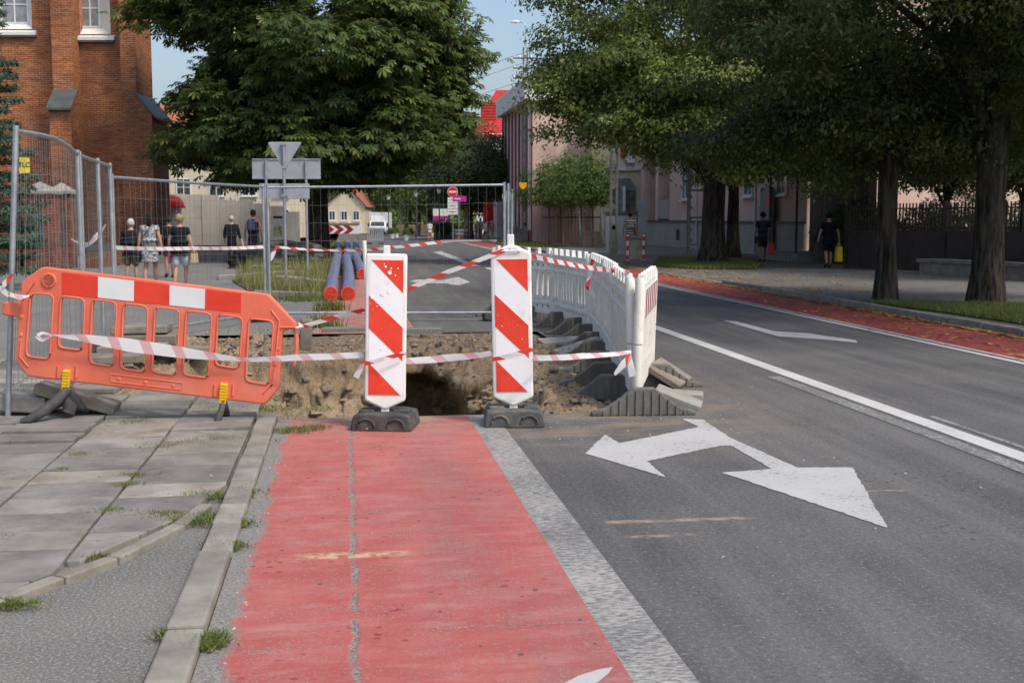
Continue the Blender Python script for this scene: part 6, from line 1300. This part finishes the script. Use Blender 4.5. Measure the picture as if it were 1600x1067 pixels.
# ------------------------------------------------------------------ people
def skin_mesh(name, J, E, root, sub=1):
    names = list(J); me = bpy.data.meshes.new(name); me.from_pydata([J[n][0] for n in names], [(names.index(a), names.index(b)) for a, b in E], [])
    o = bpy.data.objects.new('tmp', me); col.objects.link(o); o.modifiers.new('s', 'SKIN'); sv = me.skin_vertices[0].data
    for i, n in enumerate(names):
        r = J[n][1]; sv[i].radius = (r, r) if not isinstance(r, tuple) else r; sv[i].use_root = (n == root)
    if sub: m = o.modifiers.new('b', 'SUBSURF'); m.levels = sub; m.render_levels = sub
    dg = bpy.context.evaluated_depsgraph_get(); out = bpy.data.meshes.new_from_object(o.evaluated_get(dg)); bpy.data.objects.remove(o); out.name = name
    out.polygons.foreach_set('use_smooth', [True] * len(out.polygons)); return out
def person(label, px, py, hpx, face, top, bottom, hair, skin='skin', hair_len=0.0, shoes=(.05, .045, .04), sleeve=.5, legs='shorts', dress=False, arms=((.06, .02), (.06, .02)), stride=.16, build=1.0, lean=0.0, group='people walking in the street', z=.0, bald=False, sub=1, coat=0.0, Y=None):
    g = gnd(px, py, z) if Y is None else Vector((xx(px, Y), Y, z)); H = hpx * g.y / FPX; k = H / 1.75
    t = thing('person', label, 'person', g, face, group); t.scale = (k, k, k); B = build
    J, E = {}, []
    def add(n, p, r, par=None):
        J[n] = ((p[0], p[1] + lean * max(0, p[2] - .95), p[2]), r)
        if par: E.append((par, n))
    add('pelvis', (0, 0, .95), (.135 * B, .105 * B)); add('waist', (0, 0, 1.1), (.12 * B, .095 * B), 'pelvis'); add('chest', (0, 0, 1.3), (.145 * B, .105 * B), 'waist'); add('yoke', (0, 0, 1.41), (.11, .08), 'chest')
    add('neck', (0, .0, 1.49), .052, 'yoke'); add('jaw', (0, .02, 1.56), (.062, .07), 'neck'); add('head', (0, .015, 1.64), (.078, .094), 'jaw'); add('crown', (0, .0, 1.72), (.055, .068), 'head')
    add('nose', (0, .125, 1.615), .013, 'head')
    for s, n in ((-1, 'l'), (1, 'r')):
        add('ear' + n, (s * .086, .0, 1.625), .014, 'head')
        out, fwd = arms[0 if s < 0 else 1]
        add('sh' + n, (s * .17 * B, 0, 1.40), .055, 'yoke'); add('el' + n, (s * (.21 * B + out * .6), -.03 + fwd * .35, 1.13), .041, 'sh' + n); add('wr' + n, (s * (.22 * B + out), fwd, .90 + abs(fwd) * .35), .028, 'el' + n)
        wx, wy, wz = J['wr' + n][0]; wy -= lean * max(0, wz - .95)
        add('pa' + n, (wx, wy + .02, wz - .065), (.02, .034), 'wr' + n)
        for q, (dy, ln) in enumerate(((-.026, .062), (-.009, .074), (.009, .07), (.026, .055))):
            add('fa%d%s' % (q, n), (wx - s * .004, wy + .02 + dy, wz - .105), .0095, 'pa' + n); add('fb%d%s' % (q, n), (wx - s * .012, wy + .026 + dy, wz - .105 - ln), .008, 'fa%d%s' % (q, n))
        add('ta' + n, (wx - s * .012, wy + .062, wz - .085), .0105, 'pa' + n); add('tb' + n, (wx - s * .016, wy + .07, wz - .125), .009, 'ta' + n)
        f = stride * s
        add('hip' + n, (s * .085 * B, 0, .88), .085 * B, 'pelvis'); add('kn' + n, (s * .095, .05 + f * .55, .5), .056, 'hip' + n); add('ca' + n, (s * .096, .0 + f * .75, .33), .053, 'kn' + n)
        lift = .05 if f < 0 else 0
        add('an' + n, (s * .097, f - .02 * (f < 0), .085 + lift), .036, 'ca' + n); add('to' + n, (s * .105, f + .12, .035 + lift * .2), .03, 'an' + n)
    sk = skin_mesh('body', J, E, 'pelvis', sub); link('body', sk, M[skin], t)
    G = lambda n, r: (J[n][0], r)
    # upper garment
    tj = {'pelvis': G('pelvis', (.172 * B, .142 * B)), 'waist': G('waist', (.165 * B, .14 * B)), 'chest': G('chest', (.186 * B, .148 * B)), 'yoke': G('yoke', (.145, .112)), 'col': ((0, lean * .53, 1.465), .06)}
    te = [('pelvis', 'waist'), ('waist', 'chest'), ('chest', 'yoke'), ('yoke', 'col')]
    if coat or True: tj['hem'] = ((0, 0, .87 - coat), (.172 * B + coat * .1, .145 * B + coat * .1)); te.append(('pelvis', 'hem'))
    for n in 'lr':
        a, e, w = (Vector(J[q + n][0]) for q in ('sh', 'el', 'wr')); tj['sh' + n] = (tuple(a), .08); te.append(('yoke', 'sh' + n))
        if sleeve > .15:
            p = a.lerp(e, min(1, sleeve * 1.5)); tj['se' + n] = (tuple(p), .066); te.append(('sh' + n, 'se' + n))
            if sleeve >= .9: tj['sw' + n] = (tuple(e.lerp(w, .95)), .043); te.append(('se' + n, 'sw' + n))
    link('dress' if dress else 'jacket' if coat else 'shirt', skin_mesh('shirt', tj, te, 'pelvis', 1), top, t)
    if dress:
        b = MB(); n = 16; rings = [(.13 * B, .105, 1.06), (.165 * B, .13, .93), (.185 * B, .15, .78), (.205 * B, .17, .62)]; vs = [(rx * math.cos(2 * math.pi * i / n) * (1 + .03 * math.sin(i * 3)), ry * math.sin(2 * math.pi * i / n), z_) for rx, ry, z_ in rings for i in range(n)]
        b.add(vs, [(j * n + i, j * n + (i + 1) % n, (j + 1) * n + (i + 1) % n, (j + 1) * n + i) for j in range(3) for i in range(n)]); b.build('skirt', top, t, (0, 0, 0), 0, True)
    else:
        bj = {'pelvis': G('pelvis', (.162 * B, .132 * B)), 'top': ((0, 0, 1.03), (.132 * B, .11 * B))}; be = [('pelvis', 'top')]
        for n in 'lr':
            h, kn, an = (Vector(J[q + n][0]) for q in ('hip', 'kn', 'an')); bj['hip' + n] = (tuple(h), .108 * B); be.append(('pelvis', 'hip' + n))
            if legs == 'trousers': bj['kn' + n] = (tuple(kn), .075); bj['an' + n] = (tuple(an + Vector((0, 0, .0))), .066); be += [('hip' + n, 'kn' + n), ('kn' + n, 'an' + n)]
            else: p = h.lerp(kn, 1.0 if legs == 'long shorts' else .8); bj['kn' + n] = (tuple(p), .096 * B); be.append(('hip' + n, 'kn' + n))
        link('trousers' if legs == 'trousers' else 'shorts', skin_mesh('trousers', bj, be, 'pelvis', 1), bottom, t)
    sm = cloth('shoe_leather', shoes)
    for n in 'lr':
        a, c = Vector(J['an' + n][0]), Vector(J['to' + n][0]); b = MB(); b.tube([a + Vector((0, -.045, -.035)), a + Vector((0, -.01, -.03)), a.lerp(c, .6) + Vector((0, .0, .0)), c + Vector((0, .03, 0)), c + Vector((0, .06, -.005))], [.03, .047, .046, .04, .018], 10); b.build('shoe', sm, t, (0, 0, 0), 0, True)
    hy = J['head'][0]; b = MB()
    if bald: b.ell((0, hy[1] - .02, 1.64), (.092, .104, .085), 14, 6, -.4, .35, .03)
    else: b.ell((0, hy[1] - .018, 1.655), (.098, .112, .118), 16, 8, -.55, 1, .06)
    if hair_len: b.ell((0, hy[1] - .07, 1.6 - hair_len / 2), (.085, .05, .07 + hair_len / 2), 12, 8, -1, 1, .04)
    b.build('hair', hair, t, (0, 0, 0), 0, True)
    e = MB()
    for s in (-1, 1): e.ell((s * .032, hy[1] + .085, 1.645), (.012, .008, .008), 8, 5)
    e.build('eyes', M['letter'], t); e = MB(); e.ell((0, hy[1] + .088, 1.572), (.024, .008, .007), 8, 4); e.build('mouth', cloth('lips', (.35, .1, .09)) if 'lips' not in M else M['lips'], t)
    return t, k, J
def held(name, label, cat, P, J, n, k, face, off, build, group=None):
    """an accessory hanging from the hand (or shoulder) of a person, a thing of its own"""
    p = Vector(J['pa' + n][0]) if isinstance(n, str) and len(n) == 1 else Vector(n); w = P.location + Matrix.Rotation(face, 3, 'Z') @ (p * k) + Vector(off)
    t = thing(name, label, cat, w, face, group); build(t); return t
cl = lambda *a: cloth('cloth_%d' % rng.randrange(10 ** 6), *a)
HG, HB, HD, HW = cl((.35, .34, .33)), cl((.30, .19, .09)), cl((.018, .015, .013)), cl((.45, .43, .40))
M['lips'] = cl((.35, .1, .09))
def bag(w, h, d, m, handle=.2):
    def f(t):
        b = MB(); b.box((0, 0, -handle - h / 2), (d, w, h), 0, None, .86); o = b.build('pouch', m, t, (0, 0, 0), 0, False, .02)
        for s in (-1, 1): b = MB(); b.tube([(s * d * .3, -w * .28, -handle), (0, -w * .1, -.02), (0, w * .1, -.02), (s * d * .3, w * .28, -handle)], .009, 5); b.build('handle', m, t)
    return f
person('old man with white hair in dark jacket and khaki shorts', 206, 447, 104, R(-4), cl((.02, .022, .03)), cl((.12, .11, .065)), HW, sleeve=.95, legs='long shorts', arms=((.05, .1), (.05, .0)), stride=.1, lean=.08, build=1.05)
P, k, J = person('woman in grey patterned summer dress with dark ponytail', 236, 450, 117, R(2), cl((.16, .165, .175), (.42, .43, .45), 26), None, HD, hair_len=.12, sleeve=.3, dress=True, stride=.12, arms=((.03, -.02), (.07, -.05)))
def shoulder_bag(t):
    b = MB(); b.box((-.03, .02, -.12), (.09, .26, .24)); b.build('pouch', M['black'], t, (0, 0, 0), 0, False, .03); b = MB(); b.tube([(0, .0, 0), (.1, -.13, .3), (.24, -.13, .52), (.34, -.06, .66)], .009, 5); b.build('strap', M['black'], t)
held('shoulder_bag', 'black shoulder bag slung across the woman in the grey dress', 'bag', P, J, (-.22, -.02, .86), k, R(2), (0, 0, 0), shoulder_bag)
person('man in black t-shirt partly hidden behind the woman in denim shorts', 266, 434, 96, R(25), cl((.015, .015, .017)), cl((.05, .05, .055)), HD, 'skin_tan', sleeve=.5, stride=.08)
P, k, J = person('woman in black top and pale denim shorts with blond bun', 283, 452, 116, R(-3), cl((.014, .015, .018)), cl((.42, .5, .58)), HB, sleeve=.35, legs='long shorts', stride=.13, arms=((.06, .05), (.09, -.02)), build=1.02)
held('handbag', 'beige handbag on the right arm of the woman in denim shorts', 'bag', P, J, 'r', k, R(-3), (.02, 0, .16), bag(.26, .22, .12, cl((.42, .33, .22)), .16)); held('pink_bottle', 'small pink pouch in the left hand of the woman in denim shorts', 'pouch', P, J, 'l', k, R(-3), (0, 0, .02), bag(.08, .2, .05, M['magenta'], .05))
P, k, J = person('white haired old man in long dark coat walking with a cane', 363, 416, 78, R(0), cl((.014, .015, .02)), cl((.013, .013, .016)), HG, sleeve=.95, legs='trousers', coat=.16, stride=.07, arms=((.05, .14), (.05, .12)), lean=.05, shoes=(.12, .09, .07), build=1.06)
def cane(t): b = MB(); b.tube([(0, .0, .1), (.03, .02, .05), (.22, .05, -.86)], .013, 6); b.build('shaft', M['sign_white'], t); b = MB(); b.tube([(0, .05, .11), (0, -.06, .11)], .018, 8); b.build('grip', M['black'], t)
held('walking_cane', 'white walking cane leaning outward beside the old man in the coat', 'cane', P, J, 'r', k, 0, (0, 0, 0), cane)
P, k, J = person('man in black sleeveless top with small blue backpack near the sign poles', 397, 413, 84, R(4), cl((.014, .014, .017)), cl((.04, .055, .085)), HD, 'skin_tan', sleeve=.1, stride=.09)
def pack(t): b = MB(); b.box((0, 0, 0), (.26, .12, .34)); b.build('sack', cl((.05, .07, .12)), t, (0, 0, 0), 0, False, .04); b = MB(); b.tube([(-.1, .06, .17), (-.1, .14, .2), (-.1, .2, .1)], .015, 6); b.build('strap', M['black'], t); b = MB(); b.tube([(.1, .06, .17), (.1, .14, .2), (.1, .2, .1)], .015, 6); b.build('strap', M['black'], t)
held('backpack', 'small blue backpack on the man in the black sleeveless top', 'backpack', P, J, (-.04, -.2, 1.25), k, R(4), (0, 0, 0), pack)
P, k, J = person('walker in white and navy striped top behind the concrete bin', 984, 397, 65, R(5), cl((.62, .6, .56), (.03, .035, .06), 'stripes'), cl((.35, .4, .45)), cl((.05, .02, .015)), sleeve=.45, stride=.12, z=.03)
held('brown_bag', 'tan shoulder bag carried by the walker in stripes', 'bag', P, J, (.24, -.02, 1.12), k, R(5), (0, 0, 0), bag(.3, .28, .12, cl((.36, .18, .08)), .05))
P, k, J = person('man in dark blue t-shirt and brown shorts striding under the trees', 1191, 410, 78, R(-6), cl((.03, .04, .065)), cl((.055, .045, .035)), HD, 'skin_tan', sleeve=.5, legs='long shorts', stride=.24, z=.03, arms=((.05, .02), (.08, .04)))
held('red_shopping_bag', 'bright red shopping bag in the hand of the striding man', 'bag', P, J, 'r', k, R(-6), (0, 0, 0), bag(.34, .42, .2, M['sign_red'], .16)); held('sling_bag', 'black sling bag at the hip of the striding man', 'bag', P, J, (-.24, 0, .92), k, R(-6), (0, 0, 0), bag(.2, .24, .1, M['black'], .02))
P, k, J = person('stout man in navy waistcoat and grey sleeves walking under the trees', 1294, 418, 84, R(3), cl((.012, .013, .022)), cl((.012, .012, .016)), HD, sleeve=.45, legs='long shorts', stride=.12, build=1.18, z=.03, arms=((.08, .02), (.08, .0)))
held('yellow_shopping_bag', 'bright yellow shopping bag carried by the stout man', 'bag', P, J, 'r', k, R(3), (0, 0, 0), bag(.3, .46, .18, mat('yellow_bag', (.78, .6, .01), .4, .1, 8, .3, 20), .16)); held('dark_bag', 'long black bag in the left hand of the stout man', 'bag', P, J, 'l', k, R(3), (0, 0, 0), bag(.26, .5, .12, M['black'], .1))
# far walkers
FG = 'far walkers at the street mouth'
for a in (('man in white t-shirt and pale shorts walking past the hedge', 672, 33, 79, R(10), (.62, .64, .66), (.5, .5, .5), HD, 'shorts'), ('person in patterned beige clothes left in the far group', 746, 30, 86, R(-20), (.3, .26, .2), (.25, .22, .18), HB, 'trousers'), ('person in white cap and white top in the far group', 751, 33, 89, R(30), (.6, .6, .6), (.1, .1, .12), HW, 'trousers'),
          ('person in white shirt with dark backpack in the far group', 760, 31, 85, R(-60), (.62, .62, .62), (.06, .07, .1), HD, 'shorts'), ('person in pink shirt and white trousers right in the far group', 769, 31, 85, R(15), (.42, .25, .22), (.6, .6, .58), HG, 'trousers'), ('person in dark grey sitting at the cafe side', 645, 20, 101, R(90), (.06, .07, .07), (.05, .05, .06), HD, 'trousers'),
          ('person in red top at the cafe fence', 655, 23, 103, R(60), (.35, .05, .04), (.05, .05, .06), HD, 'trousers'), ('person in black top left of the red top', 650, 24, 104, R(-30), (.02, .02, .02), (.06, .06, .07), HD, 'trousers')):
    lab, px, h, Y, fc, c1, c2, hr, lg = a; person(lab, px, 0, h, fc, cl(c1), cl(c2), hr, sleeve=.45, legs=lg, stride=.08, group=FG, sub=0, Y=Y)
P, k, J = person('small child in pale clothes beside the man in white', 676, 0, 17, R(10), cl((.6, .5, .5)), cl((.55, .5, .48)), HB, sleeve=.45, legs='shorts', stride=.05, group=FG, sub=0, Y=78)
print('objects', len(bpy.data.objects))
